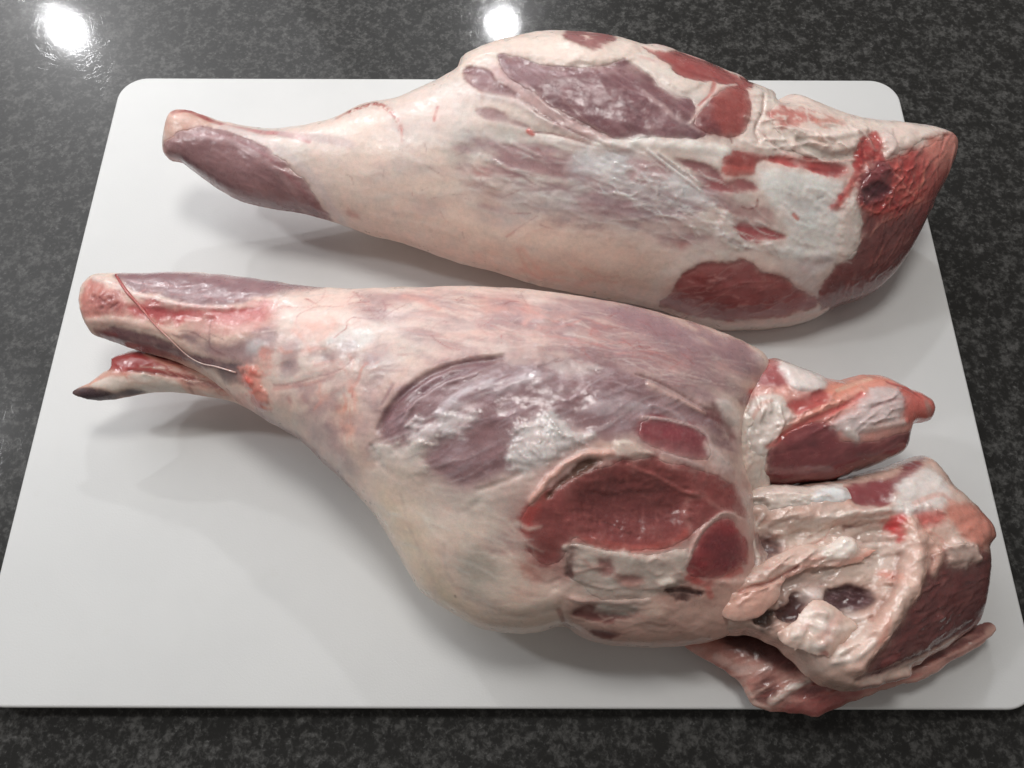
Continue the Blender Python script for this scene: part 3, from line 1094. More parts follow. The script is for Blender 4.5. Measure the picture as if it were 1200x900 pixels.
# round cut muscle, red strip and wedge of fat
A.poly([(736, 72), (756, 64), (775, 77), (800, 92), (824, 97), (806, 113), (795, 111), (770, 93)], (230, 212, 200), 0.95, soft=1.4, dh=1.0)
A.line([(750, 68), (765, 72)], 3, (214, 150, 142), 0.7)
ST = [(751, 57), (770, 61), (793, 63), (827, 75), (850, 87), (879, 100), (878, 105), (858, 103), (840, 98), (820, 96), (800, 90), (783, 78), (767, 66)]
A.poly(ST, (160, 70, 68), 1, soft=1, dh=-1.2, wet=0.18)
A.line([(775, 70), (810, 86), (840, 94)], 3, (140, 62, 60), 0.7)
A.line([(753, 54), (775, 56), (810, 69), (842, 82), (877, 98)], 3, (218, 182, 174), 0.95, rag=0.6, dh=1.0)
A.line([(836, 98), (831, 112), (818, 124)], 4, (182, 76, 70), 0.85, w2=2)
OV = [(812, 139), (827, 124), (843, 107), (860, 102), (874, 108), (879, 123), (878, 143), (867, 158), (855, 164), (840, 159), (823, 154)]
A.poly(OV, (152, 70, 66), 1, soft=0.8, rag=0.5, dh=1.0, hs=4, wet=0.24)
A.poly([(812, 139), (827, 125), (834, 122), (836, 140), (846, 160), (832, 158), (820, 152)], (116, 62, 68), 0.8, soft=4)
A.poly(OV, (190, 110, 100), 0.35, tex=(1.4, 0.5, 0.75, -50, 2))
A.line([(808, 145), (828, 119), (844, 104), (862, 100)], 2.2, (224, 190, 182), 0.9, dh=0.5)
A.line([(855, 163), (857, 168)], 1.6, (130, 50, 50), 0.9)
# folded fat at the right
A.poly([(884, 108), (906, 108), (902, 128), (906, 150), (930, 176), (960, 182), (920, 182), (880, 178), (866, 168), (880, 145)], (234, 212, 200), 0.95, soft=3)
A.crumple(1.1, 9, 75, 2, [(882, 106), (906, 108), (904, 150), (925, 180), (880, 178), (868, 160)])
A.line([(893, 112), (892, 132), (884, 152), (888, 166)], 2.4, (200, 166, 156), 0.7, dh=-1.6)
A.line([(886, 150), (905, 170), (925, 181)], 1.4, (176, 128, 122), 0.8, dh=-0.6)
FL = [(901, 130), (912, 122), (929, 121), (950, 124), (988, 135), (1022, 142), (1060, 144), (1101, 151), (1108, 158), (1085, 164), (1050, 182),
      (1035, 188), (1030, 172), (1020, 160), (1008, 168), (996, 184), (960, 186), (930, 178), (908, 154)]
A.poly(FL, (232, 208, 195), 1, soft=1.4, dh=1.2, hs=4)
A.poly([(899, 134), (909, 127), (926, 129), (947, 132), (952, 140), (938, 149), (922, 151), (911, 149), (907, 141)], (192, 102, 94), 0.9, soft=3, rag=2, tex=(4, 0.2, 0.45))
A.poly([(966, 139), (988, 146), (970, 149), (950, 146)], (206, 124, 108), 0.75, soft=4, rag=2)
A.crumple(1.3, 11, -15, 2.2, FL)
A.line([(935, 166), (955, 178), (975, 184), (1000, 180)], 8, (198, 186, 176), 0.8, dh=-2.6)  # sunken hollow with its grey shadow painted in
A.line([(925, 152), (960, 162), (990, 158), (1010, 152)], 7, (236, 214, 202), 0.7, dh=1.6)
A.line([(906, 168), (918, 176), (930, 178)], 1.4, (120, 96, 90), 0.7, dh=-0.8)
A.line([(1044, 152), (1048, 168), (1052, 178)], 1.5, (205, 150, 140), 0.7, dh=-0.6)
A.poly([(1030, 158), (1044, 154), (1050, 176), (1040, 184), (1032, 172)], (236, 206, 198), 0.8, soft=2, dh=1.0)
# silvery plate of fat
A.poly([(890, 198), (940, 202), (986, 216), (978, 240), (988, 270), (978, 302), (952, 322), (930, 306), (912, 292), (924, 276), (905, 240), (890, 216)], (236, 232, 227), 0.95, soft=4, wet=0.25)
A.poly([(925, 225), (965, 230), (975, 245), (950, 262), (925, 250)], (212, 209, 207), 0.7, soft=8, dh=-1.2, hs=8)
A.line([(958, 233), (964, 231)], 2, (130, 122, 122), 0.7, dh=-0.6)
A.line([(929, 252), (934, 257)], 3.2, (214, 96, 78), 0.9)
A.poly([(905, 304), (950, 316), (962, 338), (956, 350), (930, 332)], (212, 198, 194), 0.9, soft=2.5, rag=1.5)
A.line([(900, 290), (940, 300), (975, 300)], 9, (236, 230, 225), 0.85, rag=2, dh=0.8)
A.poly([(935, 306), (975, 302), (962, 316), (940, 318)], (190, 160, 162), 0.6, soft=5)
# bloody rump end
RU = [(1028, 194), (1046, 186), (1070, 178), (1098, 166), (1118, 158), (1123, 168), (1112, 202), (1092, 240), (1073, 278), (1061, 300), (1046, 323), (1031, 338),
      (1012, 351), (986, 359), (966, 364), (957, 349), (964, 330), (984, 310), (1003, 291), (1008, 262), (1004, 240), (1008, 215)]
A.poly(RU, (132, 54, 54), 1, soft=1.6, rag=1.2, wet=0.22)
A.poly([(1040, 192), (1080, 170), (1120, 156), (1122, 172), (1100, 215), (1075, 240), (1050, 236)], (186, 88, 80), 0.9, soft=8, rag=2.5)
A.poly([(1085, 168), (1120, 156), (1122, 172), (1108, 195), (1092, 190)], (206, 128, 114), 0.9, soft=5, rag=2)
A.poly([(1010, 250), (1050, 245), (1075, 260), (1045, 320), (1000, 352), (968, 360), (966, 335), (1003, 295)], (124, 72, 70), 0.8, soft=8, rag=2.5)
A.fibers([(1050, 190), (1115, 165), (1100, 215), (1060, 290), (1010, 345), (975, 355), (1005, 300), (1012, 250)], 90, 42, 118, 2.2,
         [(190, 112, 100), (92, 40, 42), (164, 80, 74), (206, 140, 124), (112, 50, 50), (84, 34, 38)], 0.6, 0.5, seed=21)
A.fibers([(1020, 240), (1075, 200), (1090, 230), (1050, 270)], 26, 30, 135, 2.4, [(206, 84, 70), (190, 60, 56), (222, 130, 108)], 0.7, 0.7, wet=0.15, seed=22)
A.line([(1106, 160), (1103, 172), (1098, 186)], 2, (160, 80, 72), 0.6, dh=-1.2)
A.line([(1118, 172), (1108, 205), (1088, 244)], 4, (200, 134, 118), 0.7, dh=0.8)
A.poly([(895, 188), (920, 182), (938, 185), (968, 191), (993, 194), (990, 207), (972, 208), (943, 199), (918, 193)], (192, 50, 52), 0.95, soft=1.6, dh=-1.2, wet=0.14)
A.poly([(960, 194), (992, 196), (990, 210), (968, 208)], (160, 66, 66), 0.7, soft=4)
A.line([(920, 184), (960, 190), (1000, 188)], 1.6, (228, 170, 160), 0.7, dh=0.7)
A.poly([(1004, 169), (1014, 160), (1025, 156), (1031, 173), (1036, 189), (1015, 189), (1006, 207), (998, 224), (985, 245), (974, 248), (971, 240), (988, 219), (997, 201)],
       (188, 50, 50), 1, soft=1.4, rag=1.2, wet=0.12, dh=0.6)
A.line([(1000, 212), (990, 232), (978, 244)], 3, (214, 98, 78), 0.7)
A.poly([(984, 240), (999, 232), (1006, 248), (1007, 275), (1001, 296), (985, 306), (979, 272)], (230, 212, 202), 0.95, soft=1.5, dh=2.0, hs=5)
A.line([(1008, 232), (1012, 244), (1030, 250), (1050, 242)], 3, (206, 92, 74), 0.8, dh=0.8)
A.line([(1070, 205), (1066, 216), (1058, 230)], 2.2, (216, 150, 132), 0.8, dh=0.8)
A.line([(1046, 209), (1050, 212)], 5, (222, 150, 138), 0.9, dh=1.0)
A.line([(1038, 222), (1044, 220)], 3.4, (214, 140, 130), 0.8, dh=0.8)
A.line([(1034, 190), (1050, 186), (1066, 180)], 3, (200, 70, 60), 0.7)
A.poly([(1004, 172), (1022, 158), (1034, 186), (1058, 184), (1078, 196), (1064, 236), (1042, 250), (1012, 248), (1000, 226)], (164, 46, 46), 0.75, soft=4, rag=2.5, wet=0.12, tex=(5, 0.2, 0.5, 40, 1.5))
A.fibers([(1010, 190), (1060, 185), (1075, 200), (1050, 245), (1010, 245)], 44, 20, 60, 2.2, [(210, 90, 78), (96, 24, 32), (226, 140, 124), (180, 50, 50), (70, 22, 30)], 0.7, 0.9, wet=0.12, seed=23, spread=50)
BLZ = [(1004, 169), (1014, 160), (1025, 156), (1031, 173), (1036, 189), (1015, 189), (1006, 207), (998, 224), (985, 245), (974, 248), (971, 240), (988, 219), (997, 201)]
A.poly(BLZ, (116, 26, 32), 0.7, soft=2, tex=(3.5, 0.48, 0.68), wet=0.12)
A.poly(BLZ, (220, 120, 108), 0.6, soft=2, tex=(3, 0.55, 0.72), dh=0.3)
A.crumple(0.9, 7, 40, 1.5, [(1000, 165), (1030, 155), (1060, 190), (1060, 245), (1010, 250), (975, 245)])
A.poly([(895, 188), (938, 185), (993, 194), (990, 207), (943, 199)], (126, 34, 40), 0.6, soft=2, tex=(3.5, 0.5, 0.7, -10, 3))
A.spots([(1010, 165), (1030, 165), (1030, 195), (1000, 215), (990, 235)], 1.0, 12, (226, 150, 140), 0.6, dh=0.6, seed=8)
A.poly([(1006, 208), (1026, 191), (1040, 194), (1045, 211), (1036, 233), (1018, 240), (1006, 233)], (124, 54, 58), 1, soft=2, dh=2.0, hs=7, wet=0.14)
A.poly([(1008, 222), (1024, 216), (1040, 220), (1034, 233), (1018, 239), (1008, 233)], (78, 30, 42), 0.9, soft=3, dh=-2.6, hs=4, wet=0.1)
# lower cut muscle with its rim of fat
CM = [(772, 359), (787, 340), (798, 323), (812, 313), (833, 308), (858, 307), (869, 303), (881, 309), (896, 319), (912, 321), (933, 334), (950, 344), (957, 351),
      (955, 360), (927, 369), (885, 375), (844, 375), (812, 370), (787, 364)]
A.poly(CM, (150, 74, 74), 1, soft=0.9, rag=0.9, wet=0.2, dh=-0.8)
A.poly(CM, (178, 104, 102), 0.5, tex=(3.5, 0.5, 0.75, 15, 5))
A.poly(CM, (124, 56, 58), 0.5, tex=(7, 0.55, 0.8, 15, 3))
A.spots([(800, 330), (860, 315), (900, 335), (870, 360), (800, 355)], 0.9, 22, (206, 150, 146), 0.6, seed=5, el=2.5)
A.line([(752, 357), (800, 371), (850, 380), (905, 379), (945, 371), (968, 363)], 5, (224, 192, 180), 0.95, rag=0.8, dh=1.0)
for nm, P, lb in (('shank_muscle', SH, 'smooth purple shank muscle'), ('thigh_muscle', M2, 'dark purple thigh muscle under thin membrane'),
                  ('cut_muscle', OV, 'round red cut muscle end'), ('cut_muscle', CM, 'red cut muscle along the lower edge'),
                  ('fat_flap', FL, 'creamy flap of fat with red streak'), ('rump_end', RU, 'bloody cut rump end'), ('muscle_strip', ST, 'thin red strip of muscle')):
    A.add_patch(nm, P, label=lb)

A.fibers([(560, 80), (740, 90), (800, 150), (700, 155), (620, 110)], 46, 46, 34, 1.4, [(176, 140, 142), (104, 64, 70), (160, 120, 124)], 0.5, 0.1, wet=0.27, seed=31)
A.fibers([(560, 170), (700, 170), (850, 230), (860, 290), (720, 270), (580, 240)], 70, 60, 12, 2.4, [(226, 220, 216), (216, 206, 204), (176, 146, 148), (232, 222, 214)], 0.5, 0.3, seed=32, spread=7)
A.fibers([(740, 170), (860, 200), (930, 300), (830, 300), (760, 240)], 40, 36, 38, 2.0, [(230, 222, 216), (226, 214, 206), (188, 140, 136)], 0.6, 0.45, seed=33)
A.fibers([(470, 120), (560, 160), (620, 280), (740, 330), (560, 300), (420, 250)], 46, 50, 18, 4.5, [(236, 216, 206), (228, 198, 186), (214, 200, 192)], 0.4, 0.4, seed=34)
A.fibers([(900, 200), (980, 220), (985, 300), (940, 310), (910, 270)], 26, 34, 40, 3.0, [(230, 224, 218), (206, 200, 198), (222, 206, 198)], 0.6, 0.4, seed=35)
A.fibers([(790, 345), (860, 312), (940, 345), (900, 368), (800, 365)], 40, 34, -18, 1.3, [(190, 128, 124), (120, 56, 58), (206, 156, 150)], 0.5, 0.3, wet=0.18, seed=36)
A.fibers([(890, 110), (960, 130), (1040, 160), (960, 180), (880, 170)], 30, 36, 20, 3.0, [(240, 222, 210), (214, 180, 168), (228, 200, 186)], 0.5, 1.0, seed=37)
A.fibers([(215, 160), (290, 170), (360, 235), (300, 235), (230, 195)], 26, 50, 32, 1.8, [(170, 132, 134), (122, 86, 90), (156, 116, 118)], 0.5, 0.2, seed=38)
A.fibers([(590, 180), (700, 195), (830, 240), (800, 262), (690, 250), (600, 210)], 40, 60, 12, 3.2, [(160, 122, 128), (172, 136, 140), (150, 108, 114)], 0.55, 0, seed=81, spread=6)
A.fibers([(680, 178), (830, 225), (880, 290), (800, 280), (700, 215)], 36, 50, 22, 1.8, [(238, 234, 230), (230, 228, 230)], 0.75, 0.35, seed=82, spread=12)
A.fibers([(400, 140), (560, 170), (640, 300), (520, 285), (420, 240)], 14, 16, 40, 0.9, [(170, 96, 94), (150, 104, 100)], 0.6, 0, seed=83, spread=50)
A.fibers([(560, 300), (720, 340), (660, 330)], 8, 50, 18, 6, [(226, 150, 130), (232, 170, 148)], 0.5, 0, seed=84)
A.fibers([(600, 290), (700, 310), (720, 338), (620, 320)], 10, 40, 18, 5, [(224, 150, 132), (232, 176, 156)], 0.45, 0, seed=85)
A.finish(cream=0.22)
A.smooth([(380, 150), (520, 130), (560, 210), (640, 270), (770, 300), (770, 350), (640, 335), (500, 290), (400, 255)], 3.0, 0.75)

# ------------------------------------------------------------------ relief and colour of the front leg
ALLB = [(60, 300), (960, 300), (960, 790), (60, 790)]
B.grain(2.0, 38)
B.grain(0.8, 12, -10, 2)
B.grain(0.25, 2.8, -10, 2)
B.poly(ALLB, (232, 204, 192), 0.7, tex=(24, 0.4, 0.8, -10, 2))
B.poly(ALLB, (219, 202, 191), 0.6, tex=(15, 0.5, 0.85, -10, 2.5))
# shank
B.poly([(137, 320), (186, 318), (220, 318), (280, 323), (325, 330), (380, 337), (345, 347), (300, 349), (280, 357), (245, 359), (210, 353), (185, 346), (160, 343), (146, 334)],
       (140, 104, 109), 1, soft=2, dh=0.8, hs=4, wet=0.3)
B.poly([(150, 324), (220, 320), (330, 334), (290, 348), (210, 348)], (166, 130, 134), 0.5, tex=(3.5, 0.45, 0.75, -4, 8))
B.poly([(94, 347), (98, 335), (112, 325), (124, 333), (138, 344), (153, 353), (153, 368), (127, 370), (103, 373), (96, 363)], (200, 128, 118), 1, soft=2.5, rag=1.5)
B.poly([(106, 346), (130, 344), (150, 354), (148, 366), (120, 366)], (158, 78, 78), 0.75, soft=3, rag=1.5, tex=(2.2, 0.3, 0.6))
B.spots([(108, 348), (140, 350), (140, 362), (108, 362)], 0.9, 12, (120, 60, 62), 0.7, dh=-0.5, seed=2)
B.line([(112, 326), (138, 334), (163, 347), (200, 356), (240, 361), (272, 361)], 6, (224, 200, 192), 0.9, rag=0.8, w2=3, dh=0.6)
B.poly([(152, 354), (175, 354), (205, 359), (240, 363), (280, 359), (315, 352), (338, 355), (326, 366), (300, 377), (270, 381), (240, 376), (200, 379), (170, 374), (152, 368)],
       (192, 78, 82), 0.95, soft=3.5, rag=1.6, dh=-0.8, wet=0.25)
B.line([(170, 362), (205, 368), (225, 372)], 3, (166, 52, 58), 0.7, rag=1)
B.poly([(220, 374), (280, 370), (330, 364), (320, 385), (270, 392), (225, 388)], (212, 140, 136), 0.7, soft=6, rag=2)
B.line([(102, 377), (140, 377), (182, 386), (212, 394)], 6.5, (220, 180, 166), 0.9, rag=0.8, w2=4, dh=0.6)
B.poly([(112, 384), (142, 384), (171, 392), (193, 400), (212, 407), (235, 417), (280, 431), (240, 432), (193, 419), (163, 413), (125, 402)], (122, 82, 86), 1, soft=2, wet=0.28)
B.line([(112, 388), (135, 394)], 5, (140, 60, 62), 0.7)
B.poly([(215, 393), (240, 398), (265, 402), (290, 394), (318, 385), (335, 395), (318, 412), (300, 428), (270, 427), (236, 414)], (146, 112, 116), 0.9, soft=6, rag=1.5)
B.poly([(250, 425), (285, 428), (300, 440), (290, 452), (262, 444)], (112, 92, 96), 0.9, soft=3)
for q, w in (([(210, 388), (225, 389), (238, 396), (245, 402), (248, 408), (264, 416)], 2.0), ([(247, 374), (246, 390), (245, 402)], 1.6), ([(247, 392), (263, 398)], 1.4), ([(202, 392), (210, 395)], 1.8)):
    B.line(q, w * 0.8, (104, 54, 64), 0.8, rag=0.7, dh=0.2, sharp=0.0)
B.crumple(0.8, 6, 80, 1.5, [(90, 330), (115, 320), (130, 345), (130, 372), (105, 395), (90, 370)])
# ankle
B.poly([(325, 345), (470, 342), (520, 380), (480, 420), (440, 450), (380, 470), (330, 460), (310, 430), (330, 390)], (228, 206, 196), 0.8, soft=10)
B.poly([(345, 375), (390, 372), (395, 390), (360, 396)], (236, 176, 160), 0.7, soft=6)
B.poly([(338, 345), (430, 342), (470, 352), (440, 368), (370, 362)], (234, 200, 188), 0.7, soft=6)
B.poly([(388, 392), (432, 386), (438, 398), (410, 412), (392, 410)], (220, 214, 210), 0.9, soft=4, wet=0.18, dh=0.6)
B.poly([(376, 406), (388, 414), (391, 426), (380, 422)], (174, 160, 160), 0.9, soft=2, dh=-0.7)
B.poly([(330, 428), (346, 424), (338, 440), (332, 440)], (170, 150, 150), 0.8, soft=3, dh=-0.7)
B.poly([(296, 400), (312, 402), (306, 416), (290, 412)], (206, 200, 200), 0.8, soft=4)
B.poly([(306, 412), (318, 414), (324, 434), (314, 434), (304, 424)], (222, 132, 114), 0.75, soft=4, rag=2.5)
B.poly([(281, 437), (296, 430), (306, 440), (310, 454), (318, 470), (304, 480), (292, 460)], (222, 140, 124), 0.9, soft=3.5, rag=2.2, dh=1.8, hs=3.5, wet=0.22)
B.spots([(284, 438), (300, 434), (312, 466), (300, 474)], 1.5, 12, (214, 96, 80), 0.6, dh=0.6, seed=12)
B.line([(298, 470), (306, 476)], 6, (176, 66, 60), 0.8)
B.line([(286, 440), (294, 446)], 3, (206, 70, 58), 0.7)
B.poly([(262, 458), (290, 466), (300, 480), (285, 476)], (224, 150, 134), 0.8, soft=3)
B.line([(322, 452), (345, 449), (375, 441), (402, 432), (416, 418)], 2.4, (156, 84, 86), 0.8, w2=1, dh=-0.3, rag=1.2, sharp=0)
B.line([(322, 456), (350, 452), (380, 446)], 3, (206, 140, 132), 0.7)
for x, y in ((356, 467), (338, 470)):
    B.line([(x, y - 3), (x + 3, y + 3)], 5, (200, 108, 94), 0.6, sharp=0, rag=2)
B.line([(411, 458), (420, 445), (425, 431), (441, 421)], 3.4, (226, 122, 96), 0.85, w2=1.4, rag=0.8)
B.line([(413, 466), (414, 455)], 1.6, (170, 50, 44), 0.8)
B.poly([(394, 478), (412, 476), (416, 520), (400, 520)], (226, 150, 126), 0.7, soft=4, tex=(1.6, 0.3, 0.6, 88, 5))
B.poly([(428, 458), (444, 452), (440, 470), (430, 472)], (222, 150, 142), 0.7, soft=5)
B.poly([(434, 420), (460, 412), (466, 430), (440, 446)], (196, 180, 180), 0.7, soft=5)
for q, w in (([(338, 360), (375, 360), (402, 359)], 1.3), ([(358, 350), (368, 354), (376, 360)], 1.5), ([(347, 380), (350, 370), (362, 363), (372, 360)], 1.2), ([(408, 357), (432, 355)], 1.2),
             ([(415, 343), (421, 348), (424, 355)], 1.6), ([(392, 397), (400, 391), (406, 386), (407, 378), (415, 373), (430, 374), (444, 373)], 1.5),
             ([(444, 373), (452, 364), (449, 353)], 2.4), ([(452, 358), (462, 357)], 1.2), ([(505, 388), (512, 381), (522, 378)], 2.2), ([(522, 378), (546, 366)], 1.4),
             ([(594, 388), (597, 376)], 3.0), ([(601, 384), (606, 378)], 3.0), ([(466, 416), (486, 416)], 1.4), ([(468, 409), (480, 409)], 1.0), ([(507, 428), (520, 424), (528, 420)], 1.2),
             ([(648, 372), (670, 373)], 1.2), ([(660, 389), (668, 380)], 1.2), ([(620, 384), (660, 388), (680, 393), (700, 400), (722, 403)], 1.3),
             ([(744, 428), (770, 428), (778, 424), (790, 420), (804, 423), (812, 433)], 1.5), ([(778, 424), (780, 432)], 1.2)):
    B.line(q, w * 0.9, (172, 56, 54), 0.9, rag=1.1, dh=0.0, sharp=0.0, w2=w * 0.6)
B.poly([(424, 440), (450, 420), (445, 460), (430, 500), (420, 480)], (214, 186, 182), 0.7, soft=8)
B.line([(448, 474), (462, 450)], 2.5, (132, 92, 98), 0.8)
# lower edge of the calf
B.poly([(290, 482), (316, 488), (352, 510), (390, 545), (420, 580), (408, 575), (370, 542), (315, 498)], (136, 100, 102), 0.85, soft=4)
B.poly([(345, 485), (385, 490), (410, 530), (420, 560), (395, 545), (365, 515)], (190, 168, 164), 0.8, soft=8)
B.line([(436, 524), (442, 540)], 4, (140, 130, 112), 0.8, dh=-1.4)
B.line([(450, 546), (453, 554)], 3, (150, 52, 46), 0.9, dh=-0.8, wet=0.15)
# fibrous upper side
UP = [(470, 345), (560, 340), (700, 355), (790, 385), (860, 430), (860, 470), (800, 470), (740, 430), (680, 410), (600, 415), (520, 420), (470, 400)]
B.poly(UP, (224, 192, 183), 0.7, soft=10)
B.poly(UP, (182, 142, 138), 0.6, soft=8, tex=(2.6, 0.5, 0.72, -8, 12))
B.poly(UP, (232, 214, 206), 0.5, soft=8, tex=(3.2, 0.55, 0.75, -8, 12))
B.poly([(560, 350), (610, 352), (620, 370), (570, 372)], (222, 166, 152), 0.6, soft=8)
B.poly([(600, 362), (660, 360), (680, 380), (630, 384)], (198, 172, 172), 0.7, soft=8)
B.poly([(708, 364), (737, 359), (769, 370), (793, 379), (823, 400), (832, 416), (814, 419), (795, 414), (772, 402), (741, 393), (718, 377)], (164, 128, 133), 0.95, soft=4, rag=1.2, wet=0.28)
B.poly([(806, 380), (845, 392), (885, 412), (896, 436), (870, 442), (850, 426), (835, 408)], (164, 124, 128), 0.9, soft=4, rag=1.5, wet=0.28)
B.line([(790, 382), (820, 402), (842, 420)], 4, (204, 178, 176), 0.85, rag=0.8, dh=0.7)
B.poly([(728, 406), (760, 407), (781, 418), (751, 421), (732, 416)], (168, 108, 104), 0.9, soft=3, rag=1.5)
B.poly([(690, 386), (712, 382), (706, 394), (694, 396)], (218, 146, 138), 0.7, soft=4)
B.poly([(745, 420), (812, 424), (815, 436), (770, 442), (745, 436)], (222, 176, 164), 0.7, soft=5)
B.poly([(786, 443), (830, 436), (862, 450), (846, 461), (815, 461)], (148, 124, 118), 0.9, soft=4, tex=(2.5, 0.2, 0.5, -12, 6))
B.poly([(780, 452), (850, 462), (862, 478), (830, 476), (790, 466)], (218, 190, 178), 0.8, soft=4)
B.poly([(870, 425), (890, 420), (895, 440), (876, 446)], (150, 118, 116), 0.7, soft=4)
B.poly([(880, 418), (892, 416), (896, 430), (888, 428)], (228, 206, 200), 0.8, soft=2, dh=1)
B.poly([(878, 458), (906, 449), (900, 466), (882, 469)], (212, 70, 60), 1, soft=2, wet=0.18)
B.poly([(866, 470), (882, 464), (884, 474), (870, 480)], (120, 44, 46), 0.8, soft=3)
B.poly([(650, 352), (740, 360), (860, 400), (892, 432), (850, 474), (780, 452), (710, 424), (650, 404)], (154, 118, 123), 0.8, soft=14, rag=3, tex=(6, 0.15, 0.6, -16, 5))
B.fibers([(650, 360), (850, 405), (880, 440), (800, 455), (680, 400)], 70, 60, 16, 1.5, [(150, 112, 114), (222, 196, 188), (196, 140, 132), (176, 146, 146)], 0.5, 0.3, seed=49, spread=5)
B.poly([(590, 545), (640, 560), (612, 610), (618, 660), (580, 650), (565, 600)], (178, 142, 138), 0.85, soft=12, rag=3, tex=(7, 0.1, 0.55, 40, 2))
# purple thigh under torn white membrane
TH = [(445, 510), (452, 488), (466, 468), (484, 450), (504, 438), (524, 430), (560, 422), (586, 421), (620, 426), (655, 418), (690, 416), (725, 426), (750, 442), (765, 460),
      (797, 474), (823, 485), (842, 499), (853, 525), (838, 520), (825, 505), (805, 496), (770, 489), (750, 493), (745, 510), (718, 514), (690, 512), (665, 507), (640, 512),
      (620, 518), (608, 546), (590, 560), (565, 573), (540, 575), (520, 560), (505, 547), (490, 532), (465, 527)]
B.poly([(432, 520), (450, 460), (520, 418), (640, 406), (740, 415), (830, 468), (862, 535), (700, 545), (612, 600), (520, 605), (450, 560)], (158, 122, 127), 0.75, soft=18, rag=3, tex=(8, 0.05, 0.55, 20, 3))
B.poly([(432, 540), (450, 455), (530, 412), (660, 402), (770, 425), (850, 475), (880, 560), (880, 680), (700, 690), (600, 610), (520, 600)], None, dh=4.5, hs=26)
B.poly(TH, (142, 106, 109), 1, soft=5, rag=1.8, wet=0.24, dh=-0.6)
B.poly(TH, (112, 77, 79), 0.6, soft=5, tex=(7, 0.5, 0.75, 24, 3))
B.poly(TH, (184, 158, 164), 0.6, soft=6, tex=(4, 0.52, 0.74, 22, 4))
B.line([(446, 503), (459, 479), (480, 458), (505, 440), (532, 430), (560, 424), (588, 420)], 7, (106, 68, 74), 0.9, w2=3, dh=-1.6, hw=6)
B.line([(497, 462), (520, 447), (550, 434), (576, 424)], 6, (112, 74, 82), 0.8, dh=-0.8)
B.line([(470, 497), (486, 476), (506, 460), (530, 448), (560, 438)], 2.6, (176, 148, 150), 0.8, rag=1, dh=0.8)
B.line([(456, 500), (490, 495), (530, 470), (565, 450)], 12, (160, 128, 134), 0.6, rag=3, tex=(1.8, 0.4, 0.65, 35, 6))
B.line([(520, 486), (545, 466), (570, 456), (606, 450), (640, 440)], 10, (200, 184, 188), 0.8, rag=2, tex=(4, 0.25, 0.55, 22, 3), dh=0.6, wet=0.2)
B.poly([(478, 520), (484, 500), (500, 498), (520, 490), (545, 480), (556, 488), (545, 508), (520, 514), (505, 524), (488, 528)], (212, 198, 197), 0.95, soft=3, rag=2.5, dh=1.0, hs=4, tex=(4, 0.18, 0.42, 30, 2))
B.line([(478, 500), (488, 492), (496, 494)], 2.6, (224, 206, 206), 0.8, dh=0.8)
B.poly([(440, 525), (470, 522), (505, 512), (512, 520), (500, 535), (492, 555), (470, 560), (445, 555)], (220, 206, 196), 0.9, soft=3, rag=2.5, dh=1.0, hs=5)
B.poly([(598, 516), (610, 496), (640, 489), (662, 491), (670, 505), (694, 511), (682, 524), (662, 532), (642, 546), (622, 558), (600, 548), (596, 530)], (214, 203, 200), 1, soft=2, rag=2.5, dh=1.6, hs=5)
B.poly([(600, 515), (660, 495), (690, 512), (620, 555)], (190, 176, 178), 0.5, tex=(3, 0.5, 0.7, 20, 1.5))
B.poly([(630, 428), (700, 424), (745, 450), (740, 480), (690, 490), (630, 480)], (186, 162, 166), 0.6, soft=9, tex=(2.2, 0.42, 0.68, -12, 7), wet=0.2)  # streaky membrane veil with its sparkling highlight painted in pale
B.poly([(640, 424), (680, 424), (700, 434), (660, 440)], (212, 194, 190), 0.7, soft=5, rag=2)
B.poly([(680, 480), (700, 470), (750, 472), (752, 482), (712, 486)], (196, 178, 182), 0.6, soft=3, rag=1.5, dh=0.5)
B.line([(760, 476), (785, 484), (800, 494)], 3, (178, 158, 162), 0.8, dh=0.6, wet=0.18)
B.line([(757, 451), (780, 463), (806, 476), (824, 486)], 3.6, (218, 176, 166), 0.9, w2=2, rag=0.8, dh=0.9)
B.line([(744, 440), (770, 449), (796, 463), (828, 482)], 2.2, (116, 76, 72), 0.8, dh=-1.2)
B.poly([(822, 480), (838, 476), (858, 500), (856, 520), (846, 508)], (118, 64, 64), 0.9, soft=2.5, dh=-1)
B.poly([(838, 470), (856, 472), (866, 492), (856, 502), (846, 488)], (226, 206, 198), 0.8, soft=2.5, dh=1)
SM = [(748, 512), (752, 493), (769, 491), (788, 496), (807, 499), (821, 511), (829, 527), (826, 542), (797, 538), (772, 531), (755, 524)]
B.poly(SM, (138, 54, 64), 1, soft=2.4, rag=1.5, wet=0.2)
B.poly(SM, (176, 96, 98), 0.5, tex=(1.5, 0.5, 0.75))
B.line([(752, 490), (790, 495), (822, 508), (834, 530), (850, 545)], 2.4, (212, 182, 178), 0.8, dh=0.7)
B.poly([(822, 520), (842, 532), (860, 560), (850, 560), (832, 548)], (224, 200, 192), 0.9, soft=2.5, rag=1.2, dh=1)
B.line([(775, 532), (800, 541), (820, 548)], 3.2, (214, 196, 192), 0.8, dh=0.5)
B.poly([(717, 521), (737, 516), (752, 524), (764, 534), (747, 538), (723, 538)], (226, 212, 196), 1, soft=1.2, rag=1, dh=2.0, hs=3)
